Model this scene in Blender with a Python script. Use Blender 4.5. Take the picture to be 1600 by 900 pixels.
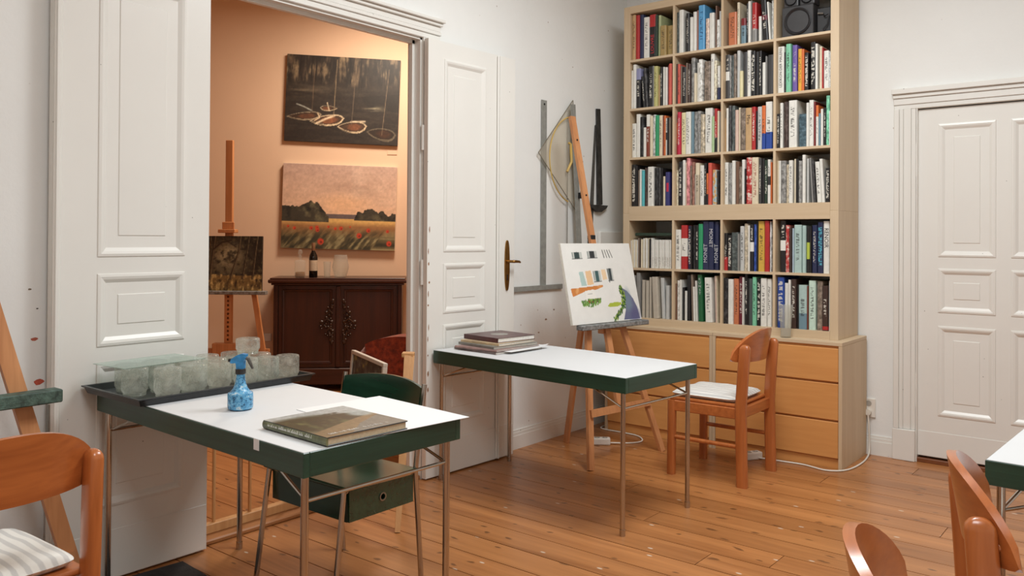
import bpy, bmesh, math, random
import numpy as np
from mathutils import Vector, Matrix
for o in list(bpy.data.objects): bpy.data.objects.remove(o, do_unlink=True)
sc = bpy.context.scene
COL = sc.collection
PI = math.pi
R_ = math.radians

# ------------------------------------------------------------------ camera
YAW, PITCH, ROLL = 0.6779, 0.0069, 0.0059
_F = Vector((-math.sin(YAW)*math.cos(PITCH), math.cos(YAW)*math.cos(PITCH), math.sin(PITCH)))
_R = Vector((math.cos(YAW), math.sin(YAW), 0)); _U = _R.cross(_F)
_R2 = _R*math.cos(ROLL)+_U*math.sin(ROLL); _U2 = -_R*math.sin(ROLL)+_U*math.cos(ROLL)
cam = bpy.data.objects.new('camera', bpy.data.cameras.new('camera')); COL.objects.link(cam)
cam.matrix_world = Matrix(((_R2.x,_U2.x,-_F.x,3.2954),(_R2.y,_U2.y,-_F.y,-5.4795),(_R2.z,_U2.z,-_F.z,1.3465),(0,0,0,1)))
cam.data.sensor_width = 36; cam.data.lens = 1293.79*36/1600; cam.data.shift_y = -87.86/1600
cam.data.clip_start = .05
sc.camera = cam

# ------------------------------------------------------------------ light
w = bpy.data.worlds.new('world'); sc.world = w; w.use_nodes = True
w.node_tree.nodes['Background'].inputs[0].default_value = (1, .96, .9, 1)
w.node_tree.nodes['Background'].inputs[1].default_value = .25
def area(name, loc, size, power, col, rot=(0,0,0), sy=None, spread=PI):
    l = bpy.data.lights.new(name, 'AREA'); l.energy = power; l.color = col; l.size = size; l.spread = spread
    if sy: l.shape = 'RECTANGLE'; l.size_y = sy
    o = bpy.data.objects.new(name, l); COL.objects.link(o); o.location = loc; o.rotation_euler = rot
    return o
area('studio_ceiling_lamp_table_offscreen', (2.0,-2.2,3.45), 1.1, 73, (.93,.98,1.0))
area('studio_ceiling_lamp_viewer_offscreen', (2.9,-4.9,3.45), 1.1, 47, (.93,.98,1.0))
area('gallery_ceiling_lamp_offscreen', (-1.5,-.9,3.45), .6, 64, (1,.86,.7))
sc.view_settings.view_transform = 'Standard'; sc.view_settings.look = 'None'
sc.view_settings.gamma = 1; sc.view_settings.use_curve_mapping = False
sc.cycles.transparent_max_bounces = 32
sc.view_settings.exposure = 0.22

# ------------------------------------------------------------------ helpers
class MB:
    def __init__(s): s.v=[]; s.f=[]
    def add(s, vs, fs):
        n=len(s.v); s.v += [tuple(q) for q in vs]; s.f += [tuple(i+n for i in f) for f in fs]; return s
    def box(s, x0,x1,y0,y1,z0,z1):
        return s.add([(x0,y0,z0),(x1,y0,z0),(x1,y1,z0),(x0,y1,z0),(x0,y0,z1),(x1,y0,z1),(x1,y1,z1),(x0,y1,z1)],
                     [(0,3,2,1),(4,5,6,7),(0,1,5,4),(1,2,6,5),(2,3,7,6),(3,0,4,7)])
    def bev(s, x0,x1,y0,y1,z0,z1,b=.003,seg=1):
        bm=bmesh.new(); bmesh.ops.create_cube(bm,size=1)
        for v in bm.verts: v.co=Vector(((x0+x1)/2+v.co.x*(x1-x0),(y0+y1)/2+v.co.y*(y1-y0),(z0+z1)/2+v.co.z*(z1-z0)))
        bmesh.ops.bevel(bm,geom=bm.edges[:],offset=b,segments=seg,affect='EDGES',profile=.5)
        s.bm(bm); return s
    def bm(s,bm):
        bm.verts.index_update(); s.add([v.co[:] for v in bm.verts],[[v.index for v in f.verts] for f in bm.faces]); bm.free()
    def tube(s, pts, r, n=10, cap=True):
        pts=[Vector(p) for p in pts]; rs=r if isinstance(r,(list,tuple)) else [r]*len(pts)
        rings=[]; up=None
        for i,p in enumerate(pts):
            d=(pts[min(i+1,len(pts)-1)]-pts[max(i-1,0)]).normalized()
            if up is None: up=Vector((0,0,1)) if abs(d.z)<.9 else Vector((1,0,0))
            a=d.cross(up).normalized(); b=a.cross(d).normalized(); up=b
            rings.append([p+(a*math.cos(2*PI*k/n)+b*math.sin(2*PI*k/n))*rs[i] for k in range(n)])
        vs=[q for rg in rings for q in rg]; fs=[]
        for i in range(len(pts)-1):
            for k in range(n): fs.append((i*n+k,i*n+(k+1)%n,(i+1)*n+(k+1)%n,(i+1)*n+k))
        if cap: fs.append(tuple(range(n-1,-1,-1))); m=(len(pts)-1)*n; fs.append(tuple(range(m,m+n)))
        return s.add(vs,fs)
    def bar(s, p0, p1, w, d, up=(0,0,1)):
        """rectangular bar from p0 to p1: width w across, depth d"""
        p0=Vector(p0);p1=Vector(p1);t=(p1-p0).normalized();a=t.cross(Vector(up))
        if a.length<1e-4: a=t.cross(Vector((1,0,0)))
        a.normalize();b=a.cross(t)
        vs=[p+a*sx*w/2+b*sy*d/2 for p in (p0,p1) for sx,sy in ((-1,-1),(1,-1),(1,1),(-1,1))]
        return s.add(vs,[(0,3,2,1),(4,5,6,7),(0,1,5,4),(1,2,6,5),(2,3,7,6),(3,0,4,7)])
    def lathe(s, prof, n=20, c=(0,0)):
        vs=[(c[0]+r*math.cos(2*PI*k/n),c[1]+r*math.sin(2*PI*k/n),z) for r,z in prof for k in range(n)]
        fs=[(i*n+k,i*n+(k+1)%n,(i+1)*n+(k+1)%n,(i+1)*n+k) for i in range(len(prof)-1) for k in range(n)]
        fs.append(tuple(range(n-1,-1,-1))); m=(len(prof)-1)*n; fs.append(tuple(range(m,m+n)))
        return s.add(vs,fs)
    def rings(s, u0,u1,z0,z1,prof,fill=True,ax='xz',y=0):
        """nested rectangles (inset, depth) in the x-z plane: mouldings and raised panels"""
        n=len(s.v); vs=[]; fs=[]
        for ins,d in prof:
            vs += [(u0+ins,y+d,z0+ins),(u1-ins,y+d,z0+ins),(u1-ins,y+d,z1-ins),(u0+ins,y+d,z1-ins)]
        for i in range(len(prof)-1):
            for k in range(4): fs.append((i*4+k,i*4+(k+1)%4,(i+1)*4+(k+1)%4,(i+1)*4+k))
        if fill: m=(len(prof)-1)*4; fs.append((m,m+1,m+2,m+3))
        return s.add(vs,fs)
    def prism(s, poly, y0, y1):
        """x-z polygon extruded along y"""
        n=len(poly); vs=[(x,y0,z) for x,z in poly]+[(x,y1,z) for x,z in poly]
        fs=[tuple(range(n)),tuple(range(2*n-1,n-1,-1))]+[(i,i+n,(i+1)%n+n,(i+1)%n) for i in range(n)]
        return s.add(vs,fs)
    def mesh(s, name, mat, smooth=False):
        m=bpy.data.meshes.new(name); m.from_pydata(s.v,[],s.f); m.materials.append(mat)
        bm=bmesh.new(); bm.from_mesh(m); bmesh.ops.recalc_face_normals(bm,faces=bm.faces[:]); bm.to_mesh(m); bm.free()
        if smooth:
            m.polygons.foreach_set('use_smooth',[True]*len(m.polygons))
            try: m.set_sharp_from_angle(angle=R_(38))
            except Exception: pass
        m.update(); return m
    def build(s, name, mat, parent=None, smooth=False, loc=None, rot=None):
        return obj(name, s.mesh(name,mat,smooth), parent, loc, rot)
def obj(name, mesh, parent=None, loc=None, rot=None):
    o=bpy.data.objects.new(name,mesh); COL.objects.link(o)
    if parent is not None: o.parent=parent
    if loc is not None: o.location=loc
    if rot is not None: o.rotation_euler=rot
    return o
def tag(o, label, cat, group=None):
    o['label']=label; o['category']=cat
    if group: o['group']=group
    return o
def thing(name, label, cat, loc=(0,0,0), rz=0, group=None):
    o=bpy.data.objects.new(name,None); COL.objects.link(o); o.location=loc; o.rotation_euler=(0,0,rz); o.empty_display_size=.05
    return tag(o,label,cat,group)
def struct(o, label=None):
    o['kind']='structure'
    if label: o['label']=label
    return o
def copy_tree(o, parent=None):
    c=o.copy(); COL.objects.link(c)
    if parent is not None: c.parent=parent
    for ch in [q for q in bpy.data.objects if q.parent==o]: copy_tree(ch,c)
    return c

# ------------------------------------------------------------------ materials
MATS={}
def lin(c): return tuple((x/12.92 if x<=.04045 else ((x+.055)/1.055)**2.4) for x in [q/255 for q in c])
def newmat(name):
    m=bpy.data.materials.new(name); m.use_nodes=True; nt=m.node_tree; b=nt.nodes['Principled BSDF']; return m,nt,b
def N(nt,t,**k):
    n=nt.nodes.new(t)
    for a,v in k.items(): setattr(n,a,v)
    return n
def ramp(nt, src, stops, interp='LINEAR'):
    r=N(nt,'ShaderNodeValToRGB'); r.color_ramp.interpolation=interp; e=r.color_ramp.elements
    while len(e)<len(stops): e.new(.5)
    for q,(p,c) in zip(e,stops):
        q.position=p; q.color=(*c,1) if len(c)==3 else c
    nt.links.new(src,r.inputs[0]); return r
def mix(nt, fac, a, b, mode='MIX'):
    m=N(nt,'ShaderNodeMix',data_type='RGBA',blend_type=mode)
    for s,v in ((m.inputs[0],fac),(m.inputs[6],a),(m.inputs[7],b)):
        if isinstance(v,bpy.types.NodeSocket): nt.links.new(v,s)
        elif isinstance(v,(int,float)): s.default_value=v
        else: s.default_value=(*v[:3],1)
    return m.outputs[2]
def math_(nt,op,a,b=None):
    m=N(nt,'ShaderNodeMath',operation=op)
    for i,v in enumerate((a,b)):
        if v is None: continue
        if isinstance(v,bpy.types.NodeSocket): nt.links.new(v,m.inputs[i])
        else: m.inputs[i].default_value=v
    return m.outputs[0]
def coord(nt, out='Object', scale=(1,1,1), rot=(0,0,0)):
    t=N(nt,'ShaderNodeTexCoord'); mp=N(nt,'ShaderNodeMapping'); mp.inputs['Scale'].default_value=scale; mp.inputs['Rotation'].default_value=rot
    nt.links.new(t.outputs[out],mp.inputs['Vector']); return mp.outputs[0]
def noise(nt, vec, scale, detail=4, rough=.55, dist=0):
    n=N(nt,'ShaderNodeTexNoise'); n.inputs['Scale'].default_value=scale; n.inputs['Detail'].default_value=detail
    n.inputs['Roughness'].default_value=rough; n.inputs['Distortion'].default_value=dist; nt.links.new(vec,n.inputs['Vector']); return n.outputs['Fac']
def bump(nt,b,h,strength=.2,dist=.01):
    n=N(nt,'ShaderNodeBump'); n.inputs['Strength'].default_value=strength; n.inputs['Distance'].default_value=dist
    nt.links.new(h,n.inputs['Height']); nt.links.new(n.outputs[0],b.inputs['Normal'])
def plain(name,rgb,rough=.5,var=.08,scale=12,metal=0,bmp=0,spec=None,coat=0):
    if name in MATS: return MATS[name]
    m,nt,b=newmat(name); c=lin(rgb); v=coord(nt); f=noise(nt,v,scale,4)
    r=ramp(nt,f,[(.3,tuple(x*(1-var) for x in c)),(.7,tuple(min(1,x*(1+var)) for x in c))]); nt.links.new(r.outputs[0],b.inputs['Base Color'])
    b.inputs['Roughness'].default_value=rough; b.inputs['Metallic'].default_value=metal
    if spec is not None: b.inputs['Specular IOR Level'].default_value=spec
    if coat: b.inputs['Coat Weight'].default_value=coat; b.inputs['Coat Roughness'].default_value=.15
    if bmp: bump(nt,b,noise(nt,v,scale*4,3),bmp,.004)
    MATS[name]=m; return m
def wood(name, light, dark, axis='z', rough=.4, grain=9, knots=0, coat=0, stretch=.08, rnd=.0, gmix=1.0, specks=0):
    """grain runs along the axis; knots are dark rings"""
    if name in MATS: return MATS[name]
    m,nt,b=newmat(name); s=[1,1,1]; s['xyz'.index(axis)]=stretch; v=coord(nt,'Object',tuple(s))
    if rnd:
        oi=N(nt,'ShaderNodeObjectInfo'); cb=N(nt,'ShaderNodeCombineXYZ'); k=math_(nt,'MULTIPLY',oi.outputs['Random'],37.0)
        for i in range(3): nt.links.new(k,cb.inputs[i])
        ad=N(nt,'ShaderNodeVectorMath',operation='ADD'); nt.links.new(v,ad.inputs[0]); nt.links.new(cb.outputs[0],ad.inputs[1]); v=ad.outputs[0]
    f=noise(nt,v,grain,5,.6,.6); f2=noise(nt,v,grain*7,2,.5,.2)
    l,d=lin(light),lin(dark); mid=tuple((x+y)/2 for x,y in zip(l,d))
    r=ramp(nt,f,[(.28,tuple(m_+(q-m_)*gmix for m_,q in zip(mid,d))),(.5,mid),(.72,tuple(m_+(q-m_)*gmix for m_,q in zip(mid,l)))])
    c=mix(nt,.22,r.outputs[0],ramp(nt,f2,[(.35,d),(.65,l)]).outputs[0])
    if knots:
        s2=[1,1,1]; s2['xyz'.index(axis)]=.42; v2=coord(nt,'Object',tuple(s2))
        if rnd:
            ad2=N(nt,'ShaderNodeVectorMath',operation='ADD'); nt.links.new(v2,ad2.inputs[0]); nt.links.new(cb.outputs[0],ad2.inputs[1]); v2=ad2.outputs[0]
        nz=N(nt,'ShaderNodeTexNoise'); nz.inputs['Scale'].default_value=14; nt.links.new(v2,nz.inputs['Vector'])
        dv=mix(nt,.06,v2,nz.outputs['Color'])
        vo=N(nt,'ShaderNodeTexVoronoi'); vo.voronoi_dimensions='2D' if specks else '3D'; vo.inputs['Scale'].default_value=knots; nt.links.new(dv,vo.inputs['Vector'])
        kr=ramp(nt,vo.outputs['Distance'],[(0,(1,1,1)),(.05,(.8,.8,.8)),(.08,(0,0,0))])
        c=mix(nt,math_(nt,'MULTIPLY',kr.outputs[0],.75),c,tuple(x*.28 for x in d))
    if specks:
        vs_=N(nt,'ShaderNodeTexVoronoi'); vs_.voronoi_dimensions='2D'; vs_.inputs['Scale'].default_value=specks; nt.links.new(v2,vs_.inputs['Vector'])
        sk=ramp(nt,vs_.outputs['Distance'],[(0,(1,1,1)),(.016,(.9,.9,.9)),(.022,(0,0,0))]); c=mix(nt,math_(nt,'MULTIPLY',sk.outputs[0],.75),c,lin((226,216,200)))
    if rnd:
        hv=N(nt,'ShaderNodeHueSaturation'); mr=math_(nt,'ADD',math_(nt,'MULTIPLY',oi.outputs['Random'],rnd*2),1-rnd); nt.links.new(mr,hv.inputs['Value']); nt.links.new(c,hv.inputs['Color']); c=hv.outputs[0]
    nt.links.new(c,b.inputs['Base Color']); b.inputs['Roughness'].default_value=rough
    if coat: b.inputs['Coat Weight'].default_value=coat; b.inputs['Coat Roughness'].default_value=.18
    bump(nt,b,f2,.06,.002); MATS[name]=m; return m
def glass(name,rgb=(255,255,255),rough=.02,ior=1.45,dirt=0,thin=0):
    if name in MATS: return MATS[name]
    m,nt,b=newmat(name); c=lin(rgb); b.inputs['Base Color'].default_value=(*c,1); b.inputs['Roughness'].default_value=rough
    b.inputs['IOR'].default_value=ior; b.inputs['Transmission Weight'].default_value=1
    if dirt and not thin:
        v=coord(nt); f=noise(nt,v,26,6,.7); g=ramp(nt,f,[(.42,(1,1,1)),(.62,(1-dirt,)*3)]); nt.links.new(g.outputs[0],b.inputs['Transmission Weight'])
        f3=noise(nt,v,40,3); nt.links.new(ramp(nt,f3,[(.3,lin((120,124,116))),(.7,lin((196,198,188)))]).outputs[0],b.inputs['Base Color'])
        b.inputs['Roughness'].default_value=.18
    if thin:
        tr=N(nt,'ShaderNodeBsdfTransparent'); ms=N(nt,'ShaderNodeMixShader'); ms.inputs[0].default_value=1-thin
        tr.inputs[0].default_value=(*[.6+.4*q for q in c],1)
        if not dirt:
            lw=N(nt,'ShaderNodeLayerWeight'); lw.inputs['Blend'].default_value=.35
            nt.links.new(math_(nt,'ADD',math_(nt,'MULTIPLY',math_(nt,'POWER',lw.outputs['Facing'],2.5),.6),(1-thin)*.45),ms.inputs[0])
        nt.links.new(tr.outputs[0],ms.inputs[1]); nt.links.new(b.outputs[0],ms.inputs[2]); nt.links.new(ms.outputs[0],nt.nodes['Material Output'].inputs[0])
        b.inputs['Transmission Weight'].default_value=0
    MATS[name]=m; return m
def wallmat(name,rgb,splat=None,bmp=.25,var=.03,thr=.03):
    m,nt,b=newmat(name); c=lin(rgb); v=coord(nt); f=noise(nt,v,1.3,5)
    r=ramp(nt,f,[(.3,tuple(x*(1-var) for x in c)),(.7,tuple(min(1,x*(1+var)) for x in c))]); col=r.outputs[0]
    if splat:
        vo=N(nt,'ShaderNodeTexVoronoi'); vo.inputs['Scale'].default_value=7; nt.links.new(v,vo.inputs['Vector'])
        s=ramp(nt,vo.outputs['Distance'],[(0,(1,1,1)),(thr,(.7,.7,.7)),(thr*1.5,(0,0,0))])
        col=mix(nt,math_(nt,'MULTIPLY',s.outputs[0],.7),col,lin(splat))
    nt.links.new(col,b.inputs['Base Color']); b.inputs['Roughness'].default_value=.75; b.inputs['Specular IOR Level'].default_value=.25
    bump(nt,b,noise(nt,v,38,4,.6),bmp,.004); MATS[name]=m; return m
def vcol(name, rough=.55, bmp=0):
    if name in MATS: return MATS[name]
    m,nt,b=newmat(name); a=N(nt,'ShaderNodeAttribute'); a.attribute_name='paint'
    nz=noise(nt,coord(nt),180,2); c=mix(nt,.12,a.outputs['Color'],ramp(nt,nz,[(.3,(.25,.25,.25)),(.7,(.75,.75,.75))]).outputs[0],'OVERLAY')
    nt.links.new(c,b.inputs['Base Color']); b.inputs['Roughness'].default_value=rough
    if bmp: bump(nt,b,nz,bmp,.002)
    MATS[name]=m; return m
M_wall=wallmat('white_plaster',(234,233,229),(150,120,95))
M_ceil=wallmat('ceiling_paint',(240,238,232))
M_peach=wallmat('peach_plaster',(224,192,164),None,.1)
def gloss_white(name,rgb,chips=.02):
    m,nt,b=newmat(name); c=lin(rgb); v=coord(nt)
    f=noise(nt,v,3,4); col=ramp(nt,f,[(.3,tuple(x*.97 for x in c)),(.7,c)]).outputs[0]
    vo=N(nt,'ShaderNodeTexVoronoi'); vo.inputs['Scale'].default_value=9; nt.links.new(v,vo.inputs['Vector'])
    s=ramp(nt,vo.outputs['Distance'],[(0,(1,1,1)),(chips,(.8,.8,.8)),(chips*1.6,(0,0,0))]); col=mix(nt,math_(nt,'MULTIPLY',s.outputs[0],.75),col,lin((105,92,80)))
    nt.links.new(col,b.inputs['Base Color']); b.inputs['Roughness'].default_value=.32; bump(nt,b,noise(nt,v,30,3),.05,.003); MATS[name]=m; return m
M_door=gloss_white('white_gloss_paint',(233,230,223))
M_trim=gloss_white('white_trim_paint',(231,228,221),.03)
M_plank=wood('pine_floor_board',(196,132,78),(142,86,42),'x',.36,7,8.5,.2,.07,.10,1.0,3.6)
M_birch=wood('birch_veneer',(216,193,162),(194,168,134),'z',.5,8,0,0,.05,0,.7)
M_birchx=wood('birch_veneer_long',(216,193,162),(194,168,134),'x',.5,8,0,0,.05,0,.7)
M_beech=wood('drawer_veneer',(226,164,98),(200,134,72),'x',.42,5,0,.1,.1,0,.8)
M_pine=wood('orange_pine',(204,120,62),(152,80,36),'z',.3,9,3.5,.35,.08)
M_pinex=wood('orange_pine_panel',(204,120,62),(150,78,36),'x',.28,8,3.2,.4,.09)
M_easel=wood('easel_beech',(216,154,104),(176,114,70),'z',.45,10,0,0,.06)
M_pale=wood('pale_pine',(218,168,114),(186,130,78),'z',.5,10,0,0,.06)
M_dark=wood('dark_walnut',(70,34,22),(38,17,11),'z',.35,9,0,.15,.06)
M_darkx=wood('dark_walnut_long',(76,38,25),(42,19,12),'x',.32,9,0,.15,.06)
M_green=wood('green_stained_wood',(44,80,63),(22,48,37),'x',.35,16,0,.15,.03)
M_greenz=wood('green_stained_plywood',(34,74,54),(18,46,34),'x',.22,10,0,.5,.05)
M_white=plain('white_table_board',(216,216,216),.55,.015,4,0,0,.3)
M_paper=plain('white_paper',(230,230,229),.6,.01,4)
M_chrome=plain('chrome_tube',(186,178,168),.16,.05,8,1)
M_steel=plain('brushed_steel',(150,148,142),.38,.12,30,1)
M_black=plain('black_plastic',(26,25,26),.4,.15,20)
M_tray=plain('black_tray_plastic',(46,47,48),.32,.3,14)
M_cable=plain('white_cable',(226,220,208),.45,.03)
M_brass=plain('aged_brass',(150,112,62),.32,.2,30,1)
M_graypaint=plain('paint_crusted_bar',(128,128,126),.6,.55,45,0,.6)
M_greenbar=plain('green_crusted_bar',(72,92,82),.6,.6,35,0,.6)
# ------------------------------------------------------------------ room shell
H=3.6
XR,YF=5.2,-7.4           # right wall, wall behind the camera
rnd=random.Random(4)
# floors: dark sub-floor with separate boards on it
fl=struct(MB().box(-.09,XR,YF,0,-.06,-.016).build('floor',plain('sub_floor',(104,68,42),.8)),'orange pine plank floor of the white studio')
fl2=struct(MB().box(-5.4,-.09,-4.9,2.4,-.06,-.016).build('floor',MATS['sub_floor']),'orange pine plank floor of the peach room')
PW=.1665
lens=[1.6,2.1,2.6,3.1,3.6]
pm={}
for L in lens:
    pm[L]=MB().box(0,L-.003,-PW/2+.0024,PW/2-.0024,-.016,0).mesh('plank',M_plank)
def lay(x0,x1,y0,y1,parent,phase):
    y=y1-PW/2
    while y>y0:
        x=x0-rnd.random()*.9*phase
        while x<x1-.15:
            L=rnd.choice(lens)
            if x+L>x1:                                   # last board of the row is cut at the wall
                L2=x1-x; m=MB().box(0,L2-.002,-PW/2+.0024,PW/2-.0024,-.016,0).mesh('plank',M_plank)
            elif x<x0:
                L2=x+L-x0; m=MB().box(0,L2-.003,-PW/2+.0024,PW/2-.0024,-.016,0).mesh('plank',M_plank); L=L2+ (x0-x)
                obj('plank',m,parent,(x0,y,-.0006*rnd.random())); x+=L; continue
            else: m=pm[L]
            obj('plank',m,parent,(x,y,-.0006*rnd.random())); x+=L
        y-=PW
lay(0,XR,YF,0,fl,1)
lay(-5.3,-.09,-4.6,1.2,fl2,1)
# walls; the opening to the peach room is y -3.53..-2.20, z up to 2.46
OY0,OY1,OZ=-3.53,-2.20,2.46
WT=.09
wl=MB().box(-WT,0,YF,OY0,0,H).box(-WT,0,OY1,2.4,0,H).box(-WT,0,OY0,OY1,OZ,H)
wl=struct(wl.build('wall_left',M_wall),'white plaster wall with the wide double doorway')
# its far side is peach: a thin coat of plaster on the other face
pc=MB().box(-WT-.006,-WT,-4.9,OY0,0,H).box(-WT-.006,-WT,OY1,2.4,0,H).box(-WT-.006,-WT,OY0,OY1,OZ,H)
pc.build('peach_plaster_coat',M_peach,wl)
DX0,DX1,DZ=2.05,3.0,2.147
wb=MB().box(0,DX0,0,.2,0,H).box(DX1,XR,0,.2,0,H).box(DX0,DX1,0,.2,DZ,H).box(DX0,DX1,.12,.2,0,DZ)
struct(wb.build('wall_back',M_wall),'white plaster wall behind the tall bookcase')
struct(MB().box(XR,XR+.1,YF,.2,0,H).build('wall_right',M_wall),'white plaster wall on the right side')
struct(MB().box(-.09,XR,YF-.1,YF,0,H).build('wall_front',M_wall),'white plaster wall behind the viewer')
struct(MB().box(-5.5,XR+.1,YF-.1,2.5,H,H+.1).build('ceiling',M_ceil),'white ceiling')
# peach room: slanted end wall, closing walls
GW=Vector((-2.746,-.522,0)); EU=Vector((.70907,.70514,0)); NW=Vector((.70514,-.70907,0)); GA=math.atan2(EU.y,EU.x)
def gal(u,n,z): return GW+EU*u+NW*n+Vector((0,0,z))
struct(MB().box(-3.75,3.75,0,.1,0,H).build('wall_gallery',M_peach,None,False,GW,(0,0,GA)),'peach plaster wall with two paintings')
struct(MB().box(-5.5,-5.4,-5,-2.9,0,H).build('wall_far',M_peach),'peach wall at the far side of the second room')
struct(MB().box(-5.5,-WT,-5,-4.9,0,H).build('wall_side',M_peach),'peach wall closing the second room')
# ---- doorway trim
t=MB()
def casing_v(mb,y0,y1,z1,out):      # stepped vertical casing; out = side (+1/-1) of the outer bead
    mb.box(0,.014,y0,y1,0,z1)
    a,b=(y1-.03,y1) if out>0 else (y0,y0+.03)
    mb.box(.014,.024,a,b,0,z1)
    c=(y0+.02,y0+.06) if out>0 else (y1-.06,y1-.02)
    mb.box(.014,.019,c[0],c[1],0,z1)
casing_v(t,OY1,OY1+.125,OZ,1); casing_v(t,OY0-.125,OY0,OZ,-1)
t1=struct(t.build('trim_1',M_trim),'white moulded casing around the double doorway')
lt=MB()
for z0,z1,d in ((OZ,OZ+.03,.016),(OZ+.03,OZ+.05,.024),(OZ+.05,OZ+.082,.019),(OZ+.082,OZ+.1,.034),(OZ+.1,OZ+.118,.05)):
    lt.bev(0,d,OY0-.125-d*.4,OY1+.125+d*.4,z0,z1,.003)
lt.build('head_moulding',M_trim,t1)
jb=MB().box(-WT-.008,0,OY1-.012,OY1,0,OZ).box(-WT-.008,0,OY0,OY0+.012,0,OZ).box(-WT-.008,0,OY0,OY1,OZ-.012,OZ)
jb.box(-.07,-.045,OY1-.03,OY1-.012,0,OZ-.012).box(-.07,-.045,OY0+.012,OY0+.03,0,OZ-.012).box(-.07,-.045,OY0+.012,OY1-.012,OZ-.03,OZ-.012)
jb.build('jamb_lining',M_trim,t1)
for z in (.35,1.15,1.9):
    MB().tube([(.016,OY1-.004,z-.07),(.016,OY1-.004,z+.07)],.009,8).build('hinge',M_trim,t1,True)
struct(MB().bev(-WT-.03,.012,OY0,OY1,-.002,.022,.006).build('trim_2',wood('worn_threshold',(184,126,76),(142,90,50),'y',.45,9,0,0,.06)),'worn wooden threshold board in the double doorway')
# ---- panelled leaves (front = local -y)
PROF=[(-.010,0),(-.008,-.004),(.002,-.006),(.012,-.003),(.026,.006),(.072,.007),(.075,.0035),(.078,.0035)]
def leaf(name,label,W,Ht,cols,rows,th,plinth=.2,mat=M_door,astragal=None):
    b=MB(); us=[0]+[q for c in cols for q in c]+[W]; zs=sorted([q for r in rows for q in r]); 
    for i in range(0,len(us),2): b.box(us[i],us[i+1],-th,0,.008,Ht)
    ze=[.008]+zs+[Ht]
    for c in cols:
        for i in range(0,len(ze),2): b.box(c[0],c[1],-th,0,ze[i],ze[i+1])
    o=struct(b.build(name,mat),label)
    for c in cols:
        for r in rows:
            pn=MB().rings(c[0],c[1],r[0],r[1],PROF,True,'xz',-th)
            pn.box(c[0],c[1],-th+.014,-.004,r[0],r[1]); pn.build('door_panel',mat,o)
    MB().bev(.004,W-.004,-th-.003,-th,.01,plinth,.0015).build('kick_board',mat,o)
    return o
ROWS=[(.30,.842),(.925,1.187),(1.272,2.345)]
d1=leaf('door_1','left leaf of the white panelled double door folded back beside the jar tray',.635,OZ-.01,[(.175,.515)],ROWS,.032)
d1.location=(.026,-4.165,0); d1.rotation_euler=(0,0,PI/2)
a=MB().bev(.0,.03,-.044,-.032,.01,OZ-.012,.005).bev(.006,.018,-.049,-.044,.01,OZ-.012,.002); a.build('edge_bead',M_door,d1)
lk=MB().bev(-.003,.004,-.03,-.004,.52,.72,.001).bev(-.004,.0,-.024,-.012,.60,.66,.001); lk.build('edge_bolt',M_steel,d1)
d2=leaf('door_2','right leaf of the white panelled double door folded back behind the book table',.735,OZ-.01,[(.133,.463)],ROWS,.032)
d2.location=(.026,-2.205,0); d2.rotation_euler=(0,0,PI/2-R_(2.2))
a=MB().bev(.565,.60,-.046,-.032,.01,OZ-.012,.006).bev(.576,.588,-.052,-.046,.01,OZ-.012,.003); a.build('edge_bead',M_door,d2)
# long brass lever plate
hp=MB(); n=26; poly=[]
for k in range(n):
    t_=2*PI*k/n; poly.append((.665+.021*math.copysign(abs(math.cos(t_))**.8,math.cos(t_)),1.175+.155*math.copysign(abs(math.sin(t_))**.9,math.sin(t_))))
hp.prism(poly,-.04,-.032)
h_=hp.build('handle_plate',M_brass,d2)
MB().tube([(.665,-.04,1.2),(.665,-.075,1.2),(.672,-.085,1.2),(.69,-.088,1.2),(.72,-.086,1.198),(.735,-.082,1.194)],[.009,.009,.0095,.009,.008,.006],10).build('lever',M_brass,h_,True)
MB().bev(.661,.669,-.042,-.039,1.085,1.12,.001).build('keyhole_shade',M_black,h_)  # black slip on the plate, painted shade instead of a cut keyhole
# ---- right door in the back wall
d3=leaf('door_3','white six panel door beside the bookcase',.945,2.11,[(.125,.41),(.505,.80)],[(.27,.79),(.89,1.135),(1.225,2.005)],.036,.16)
d3.location=(2.052,.036+.012,.03)
for z in (.30,1.70):
    hh=MB().tube([(-.006,-.048,z),(-.006,-.048,z+.10)],.008,8).tube([(-.006,-.048,z+.103),(-.006,-.048,z+.20)],.008,8).tube([(-.006,-.048,z+.2),(-.006,-.048,z+.218)],[.008,.002],8)
    hh.build('hinge',M_trim,d3,True)
t=MB()
def vstrip(x0,x1,d,z0,z1): t.bev(x0,x1,-d,0,z0,z1,.003)
for s,e in ((1.927,2.048),):
    vstrip(s,s+.03,.034,.19,2.148); vstrip(s+.03,s+.052,.024,.19,2.148); vstrip(s+.052,s+.095,.018,.19,2.148); vstrip(s+.095,e,.012,.19,2.148)
for s,e in ((3.0,3.121),):
    vstrip(e-.03,e,.034,.19,2.148); vstrip(e-.052,e-.03,.024,.19,2.148); vstrip(s+.026,s+.07,.018,.19,2.148); vstrip(s,s+.026,.012,.19,2.148)
vstrip(1.922,2.05,.036,0,.19); vstrip(3.0,3.126,.036,0,.19)
for z0,z1,d in ((2.147,2.175,.013),(2.175,2.215,.019),(2.215,2.24,.028),(2.24,2.272,.044)): t.bev(1.927-d*.3,3.121+d*.3,-d,0,z0,z1,.003)
t.box(2.05,2.056,-.01,.06,0,2.147).box(2.996,3.0,-.01,.06,0,2.147)
struct(t.build('trim_3',M_trim),'white moulded casing of the six panel door')
struct(MB().bev(2.05,3.0,-.005,.12,-.002,.026,.004).build('trim_4',wood('dark_threshold',(126,72,38),(88,46,22),'x',.45,9)),'dark wooden threshold under the six panel door')
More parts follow.
